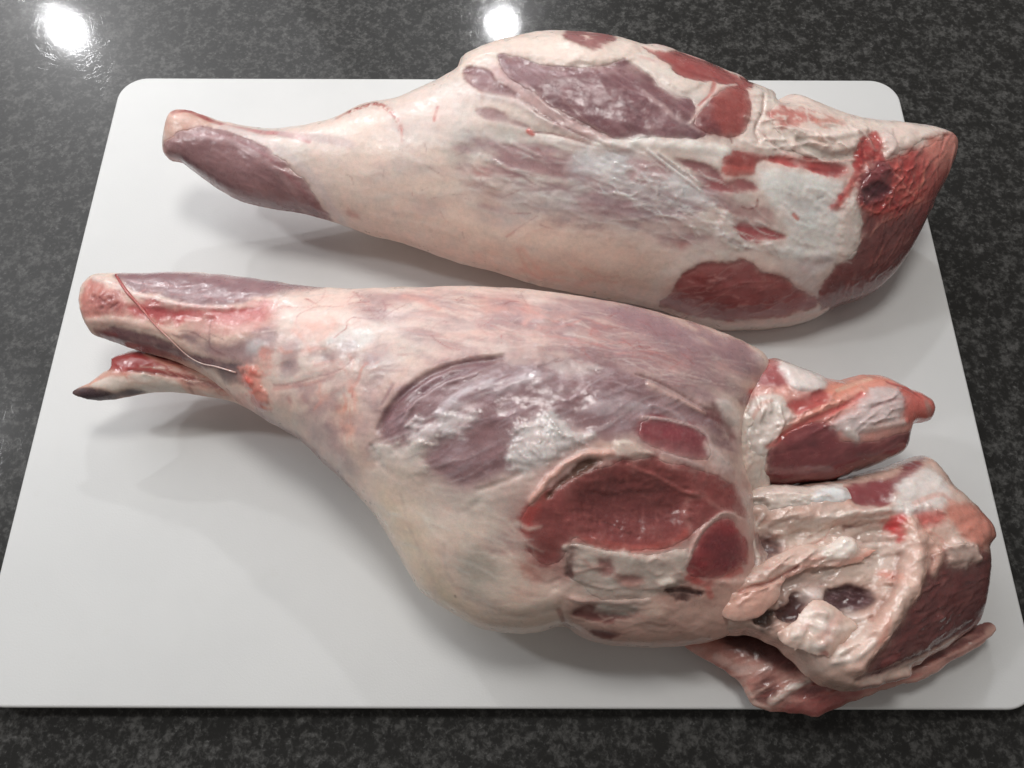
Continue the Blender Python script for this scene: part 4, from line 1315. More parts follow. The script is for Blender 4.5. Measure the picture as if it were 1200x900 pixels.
# lean showing through the fat
B.poly([(330, 400), (420, 395), (470, 410), (440, 470), (420, 540), (370, 510), (320, 460)], (160, 124, 128), 0.7, soft=12, tex=(11, 0.35, 0.7, 30, 1.5))
B.poly([(420, 345), (640, 350), (800, 385), (860, 440), (760, 430), (600, 400), (470, 400)], (156, 118, 124), 0.75, soft=12, tex=(9, 0.38, 0.7, -8, 4))
B.poly([(480, 560), (600, 580), (610, 680), (540, 690), (500, 640)], (168, 138, 138), 0.6, soft=12, tex=(11, 0.4, 0.72, 40, 1.6))
# belly fat
B.poly([(430, 560), (470, 545), (500, 560), (540, 590), (620, 560), (640, 600), (620, 660), (660, 700), (640, 745), (560, 735), (490, 700), (450, 620)], (232, 206, 188), 0.8, soft=10)
B.poly([(445, 580), (490, 600), (510, 660), (560, 725), (520, 715), (475, 665)], (230, 206, 178), 0.8, soft=12)
B.poly([(500, 560), (545, 575), (600, 560), (612, 590), (570, 620), (510, 610)], (220, 202, 190), 0.7, soft=8)
B.poly([(535, 655), (560, 645), (590, 660), (580, 690), (550, 692)], (172, 164, 152), 0.75, soft=9, dh=-1.4, hs=9)
B.poly([(568, 632), (590, 625), (604, 642), (580, 652)], (166, 134, 130), 0.75, soft=5, dh=-1.0)
B.poly([(590, 560), (630, 585), (615, 640), (590, 625), (575, 590)], (196, 168, 160), 0.6, soft=9)
for q in ([(520, 640), (524, 672), (545, 700), (585, 715)], [(540, 690), (565, 704), (600, 706)], [(560, 575), (590, 565), (610, 555)], [(515, 590), (540, 600), (560, 590)],
          [(600, 690), (630, 700), (650, 690)], [(585, 720), (620, 722), (655, 712)], [(470, 580), (480, 620), (500, 660)], [(620, 670), (640, 685), (655, 678)]):
    B.line(q, 2.6, (198, 172, 160), 0.45, dh=-0.9, rag=1.2, hw=4)
B.line([(550, 655), (560, 690), (600, 712), (650, 700)], 9, None, dh=1.6, rag=2)
for x, y in ((533, 698), (543, 714), (434, 589)):
    B.line([(x, y), (x + 1, y + 1)], 1.6, (90, 60, 50), 0.9)
B.poly([(596, 655), (640, 655), (662, 662), (655, 674), (615, 672)], (206, 124, 102), 0.75, soft=5, rag=2)
B.poly([(606, 690), (630, 688), (628, 702), (608, 702)], (232, 176, 160), 0.6, soft=6)
# big cut face, hip bone, femur end
CF = [(616, 600), (630, 583), (660, 563), (687, 553), (710, 547), (733, 540), (760, 537), (793, 546), (827, 556), (845, 563), (862, 573), (872, 590), (872, 608), (853, 603),
      (827, 610), (807, 627), (790, 640), (760, 645), (727, 645), (693, 640), (672, 633), (663, 653), (643, 662), (620, 648), (612, 617)]
B.poly([(600, 605), (625, 570), (670, 545), (730, 528), (800, 535), (870, 560), (885, 600), (885, 670), (800, 700), (690, 690), (640, 680), (605, 650)], (186, 138, 132), 0.75, soft=14, rag=3)
B.poly(CF, (140, 64, 62), 1, soft=2.6, rag=1.6, wet=0.3)
B.poly([(670, 590), (710, 560), (760, 560), (800, 580), (805, 605), (770, 630), (700, 628)], (112, 50, 50), 0.8, soft=12)  # darker red middle, partly the shade of the dish put into the colour
B.poly([(664, 585), (710, 550), (780, 556), (812, 585), (800, 622), (750, 640), (690, 630)], None, dh=-9.0, hs=18)
B.poly(CF, (178, 100, 92), 0.4, tex=(2.2, 0.5, 0.75))
B.poly([(612, 606), (625, 586), (640, 580), (628, 605), (618, 625)], (186, 66, 60), 0.8, soft=4)
B.line([(680, 634), (740, 643), (785, 638), (803, 624)], 6, (178, 72, 62), 0.7, rag=1)
B.poly([(625, 630), (665, 625), (660, 655), (635, 655)], (128, 58, 54), 0.7, soft=5)
B.line([(735, 545), (770, 560), (800, 576), (815, 580)], 3, (184, 104, 98), 0.6, rag=1, dh=1.0)
B.line([(708, 612), (722, 617), (733, 624), (741, 624)], 1.2, (90, 34, 34), 0.9, dh=-0.6)
B.line([(806, 622), (802, 600), (806, 584), (822, 580), (834, 592), (850, 600)], 4.5, (190, 128, 120), 0.5, rag=1.6, sharp=0)
B.poly([(636, 590), (648, 572), (667, 553), (687, 540), (704, 540), (693, 550), (670, 563), (650, 576)], (104, 72, 58), 1, soft=1.5, dh=-3.2, hs=3)
B.line([(622, 588), (648, 556), (680, 535), (715, 532)], 5, (220, 168, 152), 0.85, rag=1.2, dh=1.6)
HB = [(660, 640), (676, 636), (700, 643), (727, 648), (760, 647), (790, 643), (806, 640), (803, 670), (813, 678), (780, 691), (747, 701), (703, 701), (677, 682), (664, 666)]
B.poly(HB, (208, 190, 178), 1, soft=1.2, rag=1.0, dh=1.4, hs=4, wet=0.34)
B.poly(HB, (184, 160, 150), 0.5, tex=(3, 0.5, 0.72, 4, 4))
B.line([(680, 640), (700, 646)], 4, (180, 160, 150), 0.6)
B.poly([(700, 658), (714, 658), (717, 668), (705, 671)], (150, 84, 82), 0.9, soft=2.5, rag=1.2, dh=-1.4)
B.poly([(722, 677), (740, 672), (754, 676), (744, 684), (726, 686)], (158, 104, 98), 0.9, soft=2.5, rag=1.0, dh=-1.2)
B.poly([(660, 660), (666, 641), (675, 644), (675, 660), (668, 673)], (92, 54, 50), 1, soft=2, rag=1.4, dh=-2.2, hs=3)
BE = [(802, 668), (813, 637), (827, 617), (847, 606), (861, 616), (872, 640), (870, 660), (848, 675), (820, 676)]
B.poly(BE, (142, 40, 46), 1, soft=1.2, rag=1.0, dh=0.8, wet=0.3)
B.poly([(822, 640), (840, 622), (860, 634), (862, 655), (838, 664)], (112, 42, 50), 0.8, soft=5)
B.poly(BE, (176, 84, 84), 0.5, tex=(1.2, 0.5, 0.75))
B.line([(801, 662), (812, 634), (827, 613), (848, 601), (864, 608)], 2.8, (212, 178, 168), 0.9, rag=0.8, dh=1.2)
B.line([(803, 676), (830, 684), (866, 668)], 5, (196, 54, 50), 0.85, rag=1.2)
B.poly([(860, 570), (880, 590), (880, 640), (870, 600)], (220, 196, 186), 0.7, soft=4)
# underside of the hip
B.poly([(660, 705), (720, 700), (790, 695), (860, 680), (900, 690), (870, 735), (800, 757), (720, 757), (680, 745)], (200, 156, 142), 0.85, soft=6)
B.poly([(672, 717), (690, 706), (725, 706), (748, 712), (742, 722), (713, 729), (685, 725)], (116, 58, 54), 1, soft=1.6, dh=-2.4, hs=3)
B.poly([(697, 709), (716, 704), (740, 706), (750, 713), (735, 720), (708, 718)], (194, 184, 174), 0.95, soft=2, dh=2.0, hs=3)
B.line([(670, 702), (690, 704), (740, 705), (758, 702)], 4, (222, 190, 178), 0.8, dh=1.4, rag=1)
B.poly([(695, 740), (725, 741), (722, 749), (705, 749)], (112, 52, 48), 0.95, soft=2, rag=1.5, dh=-1)
B.poly([(780, 690), (797, 687), (820, 691), (818, 700), (793, 702)], (74, 34, 32), 1, soft=1.5, rag=1.2, dh=-3.5, hs=2.5)
B.line([(774, 684), (784, 682)], 7, (226, 210, 196), 0.9, dh=1.8)
B.line([(762, 714), (770, 720)], 16, (224, 196, 178), 0.7, dh=2.4, sharp=0.0)
B.line([(828, 690), (832, 698)], 5, (200, 76, 66), 0.7)
B.poly([(838, 680), (880, 675), (890, 685), (850, 690)], (228, 186, 172), 0.8, soft=3, dh=1)
B.line([(655, 715), (662, 730), (668, 742)], 4, (150, 90, 84), 0.7, dh=-1.6)
B.fibers([(450, 500), (500, 445), (600, 425), (720, 430), (800, 480), (740, 500), (640, 500), (560, 565), (500, 540)], 110, 44, -26, 1.6,
         [(186, 160, 166), (108, 72, 78), (166, 130, 136), (206, 188, 190)], 0.55, 0.35, wet=0.2, seed=41, spread=5)
B.fibers([(480, 345), (700, 360), (850, 440), (800, 465), (700, 410), (500, 415)], 150, 70, 9, 1.3,
         [(176, 120, 116), (232, 212, 204), (190, 150, 146), (206, 130, 122), (222, 200, 192)], 0.5, 0.28, seed=42, spread=5)
B.fibers([(440, 560), (520, 580), (620, 600), (640, 720), (560, 725), (480, 670)], 60, 50, 30, 4.0, [(234, 216, 200), (206, 184, 172), (222, 190, 174), (226, 214, 204)], 0.45, 0.3, seed=43)
B.fibers([(320, 345), (460, 345), (480, 420), (420, 470), (340, 460)], 60, 36, -12, 2.6, [(234, 212, 202), (226, 170, 156), (200, 186, 182), (214, 150, 140)], 0.45, 0.35, seed=44)
B.crumple(1.1, 11, 5, 2, [(600, 690), (700, 700), (800, 690), (890, 670), (880, 745), (700, 760), (620, 740)])
B.fibers([(660, 645), (800, 648), (860, 685), (840, 745), (700, 745)], 60, 34, 6, 2.6, [(226, 198, 184), (190, 140, 128), (172, 112, 102), (222, 180, 166)], 0.5, 0.6, seed=45)
B.fibers([(150, 325), (300, 330), (300, 380), (160, 370)], 30, 50, 3, 1.6, [(176, 140, 142), (210, 120, 118), (150, 104, 108)], 0.45, 0.2, seed=46)
B.fibers([(640, 570), (760, 545), (850, 575), (780, 635), (660, 640)], 40, 30, 20, 1.6, [(170, 92, 86), (116, 48, 46), (182, 108, 100)], 0.4, 0.25, seed=47)
B.fibers([(590, 500), (660, 490), (690, 512), (620, 556)], 36, 22, 60, 2.0, [(224, 216, 212), (196, 182, 182), (232, 224, 220)], 0.6, 0.9, seed=48)
B.fibers([(330, 345), (700, 358), (850, 420), (780, 432), (500, 412), (400, 380)], 46, 24, 4, 1.1, [(168, 56, 54), (186, 80, 74), (150, 60, 62)], 0.75, 0, seed=75, spread=30, bend=0.3)
B.fibers([(480, 345), (640, 352), (700, 380), (560, 395), (480, 375)], 16, 40, 0, 7, [(230, 158, 144), (224, 170, 158), (176, 146, 150)], 0.5, 0, seed=76)
B.fibers([(300, 400), (420, 400), (430, 500), (340, 480)], 14, 26, 60, 5, [(228, 150, 130), (180, 152, 150), (216, 120, 104)], 0.5, 0, seed=77, spread=40)
B.finish(cream=0.1)
B.smooth([(425, 545), (480, 560), (560, 590), (610, 580), (600, 640), (650, 690), (655, 735), (560, 740), (480, 690), (440, 620)], 4.0, 0.85)
B.smooth([(320, 335), (480, 338), (700, 350), (880, 410), (870, 470), (760, 440), (680, 408), (520, 415), (430, 450), (400, 540), (340, 500), (310, 440)], 2.4, 0.6)
B.smooth([(680, 700), (760, 700), (880, 690), (870, 750), (700, 760)], 2.4, 0.6)
for nm, P, lb in (('cut_face', CF, 'dished dark red cut face'), ('femur_end', BE, 'dark red cut bone end with pale rim'),
                  ('hip_bone', HB, 'pale cut hip bone with small holes'), ('cut_muscle', SM, 'small crimson cut muscle')):
    B.add_patch(nm, P, label=lb)

# ------------------------------------------------------------------ lobe at the top right
LOBE.grain(1.0, 12, -20, 1.5)
LOBE.grain(0.3, 3)
LOBE.fibers([(900, 500), (990, 455), (1060, 460), (1050, 500), (960, 495)], 46, 40, -26, 2.0, [(226, 160, 144), (206, 96, 88), (220, 196, 188), (190, 74, 70)], 0.6, 0.8, wet=0.2, seed=51)
LOBE.fibers([(865, 490), (910, 465), (925, 490), (895, 555), (868, 555)], 24, 30, 100, 3.0, [(232, 214, 202), (208, 180, 168), (224, 172, 156)], 0.6, 1.0, seed=52)
LOBE.poly([(840, 400), (1110, 400), (1110, 600), (840, 600)], (222, 150, 136), 0.6, tex=(8, 0.45, 0.75, 20, 2))
LOBE.poly([(880, 430), (902, 418), (925, 428), (930, 446), (905, 452), (884, 452)], (150, 62, 68), 0.9, soft=3)
LOBE.poly([(908, 420), (935, 428), (965, 442), (962, 456), (938, 458), (922, 444)], (226, 208, 202), 1, soft=2, dh=1.5, hs=4)
LOBE.poly([(856, 505), (868, 480), (885, 467), (900, 461), (916, 464), (927, 480), (933, 491), (916, 506), (903, 521), (896, 546), (899, 565), (868, 562), (860, 535)], (224, 203, 190), 1, soft=2, dh=2.0, hs=5)
LOBE.poly([(878, 500), (885, 486), (900, 482), (905, 500), (895, 518), (882, 515)], (208, 182, 170), 0.7, soft=5, dh=-1.6, hs=5)
LOBE.line([(880, 492), (890, 474), (902, 470)], 3, (222, 146, 128), 0.7)
LOBE.poly([(922, 471), (945, 462), (970, 459), (968, 472), (945, 484), (930, 486)], (172, 66, 64), 0.95, soft=1.6, wet=0.16, dh=-1)
LM = [(898, 545), (902, 525), (916, 511), (940, 499), (965, 494), (980, 504), (986, 515), (1010, 519), (1040, 513), (1068, 506), (1068, 530), (1026, 550), (975, 568), (930, 573), (898, 570)]
LOBE.poly(LM, (128, 58, 62), 1, soft=1.4, rag=0.9, wet=0.18)
LOBE.poly(LM, (94, 42, 46), 0.6, tex=(6, 0.45, 0.75, 20, 4))
LOBE.poly(LM, (166, 92, 92), 0.45, tex=(2.6, 0.52, 0.75, 20, 6))
LOBE.poly([(972, 450), (1000, 441), (1028, 438), (1044, 446), (1020, 461), (995, 471), (976, 470)], (218, 134, 112), 0.9, soft=3, rag=1.5)
LOBE.line([(980, 458), (1000, 450), (1020, 444)], 3, (230, 184, 150), 0.7)
LOBE.line([(918, 505), (950, 486), (985, 470), (1010, 456)], 6, (228, 156, 136), 0.9, rag=1, dh=1.0)
LOBE.line([(900, 524), (928, 502), (955, 490), (985, 477), (1010, 462)], 4, (208, 84, 80), 0.9, rag=1, dh=-0.8, wet=0.15)
LOBE.poly([(1008, 467), (1030, 455), (1060, 464), (1060, 480), (1042, 493), (1025, 500), (1005, 512), (985, 508), (972, 494), (995, 481)], (210, 184, 182), 0.95, soft=2, rag=1.5, dh=1.2, hs=4)
LOBE.line([(1020, 478), (1040, 470), (1055, 468)], 2, (176, 130, 130), 0.7, dh=-0.8)
LOBE.line([(1015, 504), (1035, 500), (1062, 494)], 5, (222, 178, 168), 0.9, dh=1.2)
LOBE.line([(992, 505), (1003, 514)], 6, (226, 206, 198), 0.9, dh=1.5)
LOBE.poly([(1058, 458), (1080, 460), (1098, 475), (1094, 494), (1072, 494), (1058, 482)], (208, 98, 86), 0.95, soft=2, rag=1.5)
LOBE.line([(1086, 472), (1090, 486)], 5, (172, 140, 130), 0.8)
LOBE.line([(1040, 448), (1062, 456), (1080, 466)], 2.5, (190, 66, 60), 0.8, dh=-0.6)
LOBE.finish()
WEB.grain(1.4, 12, 70, 1.5)
WEB.grain(0.4, 3.5)
WEB.poly([(876, 505), (884, 486), (900, 482), (908, 498), (897, 520), (882, 518)], (206, 180, 168), 0.7, soft=5, dh=-3, hs=5)
WEB.poly([(880, 470), (896, 462), (908, 470), (894, 480)], (222, 140, 122), 0.7, soft=4, rag=2)
WEB.poly([(845, 540), (870, 545), (900, 560), (890, 580), (860, 575)], (200, 186, 176), 0.7, soft=5)
WEB.fibers([(845, 480), (905, 462), (925, 485), (895, 560), (855, 560)], 40, 34, 100, 2.2, [(236, 218, 206), (206, 178, 166), (224, 176, 160), (216, 204, 194)], 0.6, 0.8, seed=53)
WEB.crumple(1.2, 9, 80, 2)
WEB.finish(1.6, cream=0.25)
LOBE.add_patch('cut_muscle', LM, label='dark wet red muscle under the lobe')

# ------------------------------------------------------------------ open rump slab
SLAB.grain(1.6, 16, 10, 1.6)
SLAB.grain(0.5, 5)
SLAB.crumple(0.8, 14, 15, 2.2)
SLAB.poly([(870, 610), (940, 606), (1040, 606), (1056, 650), (1046, 690), (1010, 745), (960, 750), (900, 735), (870, 690)], None, dh=-8.5, hs=9)
SLAB.fibers([(850, 590), (1050, 580), (1090, 640), (1020, 740), (900, 740), (850, 700)], 90, 46, -16, 3.2,
            [(234, 212, 198), (200, 160, 146), (222, 180, 164), (176, 136, 126), (226, 206, 194)], 0.5, 0.7, seed=61)
SLAB.fibers([(1060, 700), (1160, 650), (1168, 730), (1030, 785)], 60, 40, -28, 2.0, [(160, 96, 90), (84, 40, 42), (176, 120, 110), (130, 66, 64)], 0.5, 0.6, seed=62)
SLAB.fibers([(1050, 590), (1110, 580), (1160, 640), (1100, 660)], 30, 26, 40, 2.6, [(226, 190, 174), (200, 110, 94), (214, 150, 134)], 0.5, 0.7, seed=63)
SLAB.slope([(1092, 640), (1120, 634), (1175, 640), (1185, 700), (1185, 745), (1080, 785), (1010, 800), (1006, 776), (1044, 737), (1070, 702), (1082, 670)], [(1150, 632), (1095, 650), (1076, 690), (1040, 742), (1006, 780)], 0.55)
SLAB.poly([(820, 520), (1200, 520), (1200, 820), (820, 820)], (214, 184, 170), 0.7, tex=(12, 0.4, 0.75, 15, 2))
SLAB.poly([(820, 520), (1200, 520), (1200, 820), (820, 820)], (184, 160, 150), 0.6, tex=(9, 0.5, 0.8, 15, 2))
SLAB.poly([(985, 572), (1040, 560), (1062, 546), (1080, 533), (1074, 556), (1052, 576), (1036, 594), (1004, 592)], (132, 58, 62), 1, soft=1.6, rag=1.2, wet=0.2, dh=-1)
SLAB.poly([(1054, 566), (1085, 550), (1112, 576), (1108, 592), (1080, 602), (1046, 600)], (222, 210, 204), 0.95, soft=3, rag=1.5)
SLAB.line([(1070, 590), (1100, 580), (1115, 590)], 4, (214, 140, 120), 0.6)
SLAB.line([(895, 604), (885, 620)], 3, (228, 216, 206), 0.9, dh=1.5)
SLAB.line([(905, 616), (925, 608)], 1.4, (110, 60, 58), 0.9, dh=-0.8)
SLAB.line([(960, 608), (1000, 602), (1040, 598)], 5, (230, 206, 192), 0.8, dh=1.6)
SLAB.line([(940, 626), (970, 622), (985, 615)], 8, (214, 186, 174), 0.7, dh=-1.5)
SLAB.poly([(978, 612), (992, 612), (994, 624), (984, 626)], (170, 138, 126), 0.8, soft=4, dh=-1.2)
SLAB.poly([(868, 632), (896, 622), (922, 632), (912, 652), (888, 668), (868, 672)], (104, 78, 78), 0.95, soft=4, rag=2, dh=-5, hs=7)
SLAB.poly([(925, 622), (945, 624), (940, 634), (930, 634)], (150, 120, 112), 0.7, soft=4, dh=-2)
SLAB.poly([(905, 612), (960, 606), (1030, 606), (1040, 622), (990, 640), (930, 634)], (206, 186, 172), 0.8, soft=6, rag=2, wet=0.16)
SLAB.poly([(1000, 655), (1040, 650), (1044, 680), (1010, 682), (985, 675)], (190, 170, 156), 0.8, soft=6, rag=2, wet=0.16)
SLAB.poly([(905, 684), (950, 668), (990, 668), (975, 690), (940, 696), (912, 712)], (178, 156, 146), 0.85, soft=5, rag=2, dh=-2, hs=6)
SLAB.fibers([(880, 610), (1040, 600), (1050, 690), (1000, 740), (890, 730)], 30, 30, -20, 2.4, [(120, 78, 72), (140, 86, 80), (206, 110, 96)], 0.6, -0.8, seed=68)
SLAB.fibers([(900, 610), (1040, 606), (1046, 680), (960, 690)], 40, 44, -18, 1.6, [(226, 208, 194), (160, 126, 116), (202, 150, 136)], 0.5, 0.6, seed=67)
SLAB.poly([(1030, 625), (1050, 622), (1058, 650), (1050, 672), (1020, 665)], (206, 184, 172), 0.8, soft=6, dh=-2)
SLAB.poly([(1044, 606), (1056, 603), (1062, 620), (1054, 634), (1044, 620)], (196, 48, 50), 1, soft=1.6, rag=1.2, wet=0.12, dh=1)
SLAB.poly([(1070, 604), (1095, 598), (1108, 606), (1092, 616), (1070, 614)], (200, 84, 76), 0.85, soft=3)
SLAB.line([(1040, 672), (1050, 676)], 9, (214, 120, 104), 0.7, sharp=0.0)
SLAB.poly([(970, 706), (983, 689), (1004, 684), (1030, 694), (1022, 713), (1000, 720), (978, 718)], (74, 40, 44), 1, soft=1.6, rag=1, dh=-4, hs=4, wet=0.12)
SLAB.poly([(975, 700), (1025, 690), (1015, 715), (980, 715)], (150, 120, 122), 0.7, tex=(1.2, 0.52, 0.7, -20, 7))
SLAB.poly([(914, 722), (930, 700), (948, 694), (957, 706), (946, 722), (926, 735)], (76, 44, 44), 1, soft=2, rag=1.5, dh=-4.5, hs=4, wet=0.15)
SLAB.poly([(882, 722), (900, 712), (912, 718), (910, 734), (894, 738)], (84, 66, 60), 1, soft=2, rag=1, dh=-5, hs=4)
SLAB.poly([(943, 694), (964, 688), (972, 704), (958, 708)], (216, 196, 188), 0.9, soft=2.5, dh=2)
SLAB.poly([(985, 720), (1010, 716), (1018, 730), (1000, 748), (985, 742)], (206, 184, 172), 0.9, soft=3, wet=0.14, dh=1)
SLAB.line([(980, 768), (1005, 752), (1020, 738)], 4, (228, 204, 190), 0.9, dh=1.5)
SC = [(1092, 648), (1120, 640), (1158, 643), (1169, 666), (1173, 706), (1175, 733), (1130, 750), (1080, 770), (1040, 788), (1016, 792), (1012, 774), (1044, 737), (1068, 702), (1080, 670)]
SLAB.poly(SC, (112, 54, 53), 1, soft=2, rag=1.6, wet=0.26)
SLAB.poly(SC, (158, 94, 88), 0.5, tex=(4, 0.5, 0.72, 25, 4))
SLAB.poly(SC, (80, 36, 38), 0.5, tex=(7, 0.5, 0.75, 25, 3))
SLAB.line([(1040, 778), (1058, 768)], 5, (180, 90, 88), 0.6)
SLAB.poly([(1106, 592), (1128, 590), (1150, 606), (1166, 640), (1148, 644), (1122, 626)], (196, 118, 100), 0.9, soft=3, rag=1.5)
SLAB.poly([(1108, 640), (1120, 630), (1140, 640), (1150, 652), (1130, 664), (1112, 660)], (220, 186, 172), 0.9, soft=2, rag=2, dh=2, hs=4)
SLAB.line([(1080, 628), (1100, 650), (1096, 670)], 8, (224, 178, 160), 0.8, dh=2)
SLAB.line([(1068, 618), (1074, 650), (1068, 680), (1052, 708), (1034, 738), (1014, 764), (1004, 782)], 15, (218, 174, 156), 0.95, dh=4.5, rag=2.4, sharp=0.35)
SLAB.line([(1064, 625), (1070, 665), (1050, 706), (1026, 742)], 6, (230, 196, 178), 0.6, rag=2, sharp=0)
SLAB.line([(1174, 738), (1117, 770), (1050, 798), (1000, 808)], 5, (204, 158, 146), 0.9, rag=1.2, dh=0.8)
SLAB.line([(1165, 728), (1110, 760), (1050, 784), (1005, 796)], 3.5, (84, 36, 38), 0.8, rag=1.2, dh=-1.2)
SLAB.line([(1036, 726), (1030, 748), (1022, 756)], 6, (216, 120, 100), 0.5, sharp=0)
SLAB.line([(1056, 650), (1046, 690), (1022, 726)], 3, (150, 108, 98), 0.6, dh=-1.5, rag=1)
SLAB.line([(975, 776), (1000, 770), (1018, 752)], 5, (228, 206, 192), 0.8, dh=1.5, rag=1)
SLAB.finish(1.6, cream=0.25)
LUMP.grain(2.2, 11)
LUMP.grain(0.5, 4)
LUMP.crumple(0.9, 12, 30, 1.3)
LUMP.line([(966, 740), (978, 728), (984, 722)], 9, (228, 166, 152), 0.6, sharp=0)
LUMP.line([(964, 763), (969, 767)], 3.6, (140, 48, 46), 0.9)
LUMP.line([(920, 752), (950, 762), (975, 752)], 5, (206, 172, 158), 0.6)
LUMP.poly([(935, 725), (960, 708), (970, 722), (950, 740)], (236, 220, 208), 0.7, soft=5)
LUMP.th = np.where(LUMP.th > 0, blur(LUMP.th, 7), LUMP.th)
LUMP.spots([(905, 745), (950, 710), (1000, 730), (965, 768)], 3.0, 14, (228, 170, 156), 0.45, dh=0.7, seed=9)
LUMP.spots([(905, 745), (950, 710), (1000, 730), (965, 768)], 3.5, 12, (236, 220, 208), 0.5, dh=0.6, seed=10)
LUMP.finish(1.6, cream=0.25)
FOLD.grain(1.2, 10, 25, 2)
FOLD.grain(0.4, 3.5)
FOLD.fibers([(850, 690), (940, 645), (1010, 645), (920, 690), (870, 715)], 50, 40, -24, 2.2, [(236, 212, 198), (208, 150, 134), (222, 176, 160), (190, 130, 118)], 0.55, 0.8, seed=64)
FOLD.poly([(845, 700), (890, 688), (912, 694), (905, 712), (870, 730), (845, 720)], (224, 164, 144), 0.8, soft=5)
FOLD.line([(866, 694), (880, 688), (900, 683), (920, 672), (935, 664)], 1.8, (140, 74, 68), 0.9, dh=-2.2, hw=3)
FOLD.poly([(962, 645), (972, 636), (985, 627), (1003, 629), (1004, 645), (988, 660), (970, 654)], (234, 218, 206), 1, soft=1.2, dh=2.0, hs=3)
FOLD.line([(980, 662), (1005, 655), (1030, 644)], 3.5, (226, 156, 136), 0.9)
FOLD.crumple(0.5, 9, 25, 3)
FOLD.finish(1.6, cream=0.25)
PAD.grain(1.2, 11, 5, 2)
PAD.grain(0.4, 3.5)
PAD.poly([(952, 584), (960, 574), (984, 571), (1002, 588), (976, 596), (956, 592)], (220, 222, 223), 1, soft=2.5, dh=1.6, hs=4, wet=0.22)
PAD.poly([(878, 585), (896, 584), (900, 597), (888, 606), (876, 598)], (164, 154, 144), 0.95, soft=1.5, dh=-3, hs=3)
PAD.line([(862, 590), (900, 578), (945, 582)], 4, (234, 214, 202), 0.8, dh=0.8)
PAD.fibers([(860, 590), (950, 575), (990, 580), (950, 598), (880, 605)], 26, 40, 2, 2.2, [(236, 216, 204), (206, 172, 160)], 0.5, 0.5, seed=66)
PAD.crumple(1.0, 8, 5, 3)
PAD.finish(1.6, cream=0.25)
WEB2.grain(1.4, 9, 80, 2)
WEB2.crumple(0.8, 8, 80, 2)
WEB2.poly([(880, 628), (896, 636), (890, 660), (876, 650)], (128, 96, 92), 0.8, soft=3, rag=2, dh=-1.5)
WEB2.line([(884, 590), (880, 620), (888, 650), (884, 676)], 3, (232, 214, 202), 0.8, rag=2, dh=0.8)
WEB2.fibers([(868, 588), (894, 595), (894, 675), (870, 670)], 24, 26, 80, 1.8, [(234, 216, 204), (196, 130, 118), (170, 130, 122)], 0.6, 0.6, seed=69)
WEB2.finish(1.6, cream=0.25)
SLAB.add_patch('cut_face', SC, label='dark maroon cut face of the rump')

# ------------------------------------------------------------------ flank strip and heel
STRIP.grain(0.7, 8, 20, 2)
STRIP.poly([(790, 730), (1180, 700), (1180, 860), (790, 860)], (206, 160, 148), 0.7, tex=(7, 0.4, 0.7, 20, 3))
STRIP.poly([(825, 745), (900, 742), (960, 775), (945, 790), (905, 780), (870, 764)], (78, 38, 37), 1, soft=4)  # shadowed gap between slab and strip, painted dark
STRIP.poly([(925, 812), (1000, 788), (1083, 764), (1160, 738), (1160, 748), (1085, 780), (1010, 802), (950, 822)], (108, 48, 47), 1, soft=3, rag=1.2, wet=0.22, dh=-1)
STRIP.poly([(985, 796), (1083, 750), (1168, 708), (1176, 727), (1085, 774), (1010, 804)], (104, 50, 48), 0.95, soft=3, rag=1, wet=0.22)
STRIP.line([(960, 815), (1040, 797), (1100, 775), (1170, 738)], 3, (208, 160, 148), 0.7, rag=0.8, dh=0.6)
STRIP.line([(945, 836), (980, 826), (1040, 806), (1100, 786), (1168, 744)], 2.6, (212, 166, 152), 0.9)
STRIP.poly([(914, 832), (965, 812), (1002, 806), (1010, 814), (953, 840), (935, 840)], (152, 70, 66), 0.95, soft=2.5, rag=1)
STRIP.poly([(880, 814), (890, 796), (902, 790), (911, 799), (906, 820), (892, 828)], (92, 30, 28), 1, soft=1.8, dh=-1.5, hs=3, wet=0.2)
STRIP.line([(905, 822), (925, 808), (945, 796)], 6, (228, 208, 194), 0.9, dh=1.6)
STRIP.line([(870, 800), (882, 822), (900, 831)], 4, (216, 178, 164), 0.9)
STRIP.line([(840, 770), (870, 785), (900, 782)], 7, (204, 168, 158), 0.8)
HEEL.grain(0.5, 5, -10, 2)
HEEL.poly([(125, 424), (135, 416), (167, 408), (190, 415), (210, 427), (240, 442), (300, 470), (240, 448), (212, 444), (186, 442), (159, 437), (131, 436)], (168, 58, 58), 1, soft=1.6, rag=1, wet=0.18)
HEEL.line([(170, 414), (190, 424), (210, 430)], 3, (216, 150, 126), 0.8, rag=1, dh=0.6)
HEEL.line([(180, 430), (210, 434), (240, 444)], 4, (218, 186, 168), 0.7, rag=1.5, tex=(2, 0.3, 0.6, -15, 4))
HEEL.line([(150, 434), (200, 440), (250, 450), (300, 466)], 2, (120, 44, 48), 0.8, dh=-0.8)
HEEL.poly([(104, 450), (122, 442), (160, 438), (205, 446), (230, 458), (250, 464), (200, 462), (165, 460), (140, 460), (118, 456)], (224, 198, 178), 1, soft=2, rag=1)
HEEL.line([(106, 450), (125, 440), (150, 438)], 3, (214, 130, 112), 0.7, rag=1)
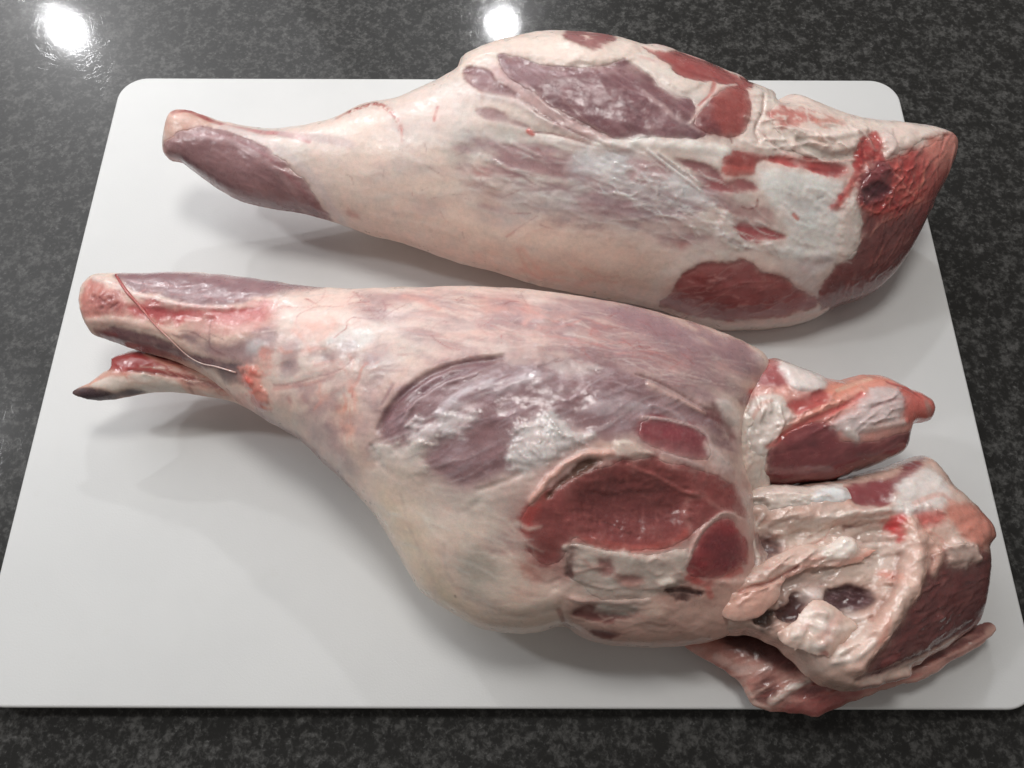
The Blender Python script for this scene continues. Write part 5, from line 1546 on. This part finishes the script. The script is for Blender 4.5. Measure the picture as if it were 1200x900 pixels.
HEEL.line([(215, 448), (255, 452), (290, 460)], 5, (150, 92, 94), 0.8, rag=1)
HEEL.line([(210, 445), (225, 460), (240, 466)], 6, (214, 140, 124), 0.6)
HEEL.line([(222, 455), (225, 459)], 3, (110, 60, 52), 0.8)
HEEL.poly([(78, 460), (95, 454), (118, 456), (135, 460), (152, 456), (170, 460), (142, 467), (127, 473), (105, 473), (88, 468)], (66, 45, 51), 1, soft=1, rag=0.4, wet=0.3)
STRIP.fibers([(850, 770), (1000, 800), (1160, 740), (960, 830), (890, 825)], 60, 40, -20, 2.0, [(200, 150, 138), (110, 56, 54), (170, 96, 88), (216, 180, 166)], 0.5, 0.6, seed=71)
HEEL.fibers([(135, 420), (200, 430), (300, 470), (220, 455), (120, 445)], 30, 34, 14, 1.4, [(220, 170, 150), (176, 70, 66), (226, 200, 182)], 0.5, 0.5, seed=72)
HEEL.finish(1.5)
STRIP.line([(1160, 742), (1172, 732)], 9, (208, 166, 152), 0.8, sharp=0.2)
STRIP.finish()

A.build_all('meat_body', MEAT, legA)
B.build_all('meat_body', MEAT, legB)
LOBE.build_all('loin_lobe', MEAT, legB)
WEB.build_all('fat_web', MEAT, legB)
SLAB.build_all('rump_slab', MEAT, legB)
LUMP.build_all('fat_lump', MEAT, legB)
FOLD.build_all('tissue_fold', MEAT, legB)
WEB2.build_all('fat_web', MEAT, legB)
PAD.build_all('fat_pad', MEAT, legB)
STRIP.build_all('flank_strip', MEAT, legB)
HEEL.build_all('heel_strip', MEAT, legB)

# a loose sinew lying across the shank
SN = B.point([(137, 323), (150, 342), (165, 360), (180, 378), (200, 398), (220, 417), (237, 427), (255, 431), (277, 437)], 0.0007)
SN[4:8] += np.array([0, 0, 0.0012])
sn = tube('sinew', SN, [0.0009, 0.0010, 0.0008, 0.0006, 0.00042, 0.00036, 0.00036, 0.00045, 0.0005], MEAT, legB, [(168, 74, 74), (186, 96, 92), (196, 118, 112), (206, 160, 152), (206, 176, 168), (204, 178, 172), (210, 170, 160)], 0.25)
sn['label'] = 'loose red to pale sinew thread across the shank'
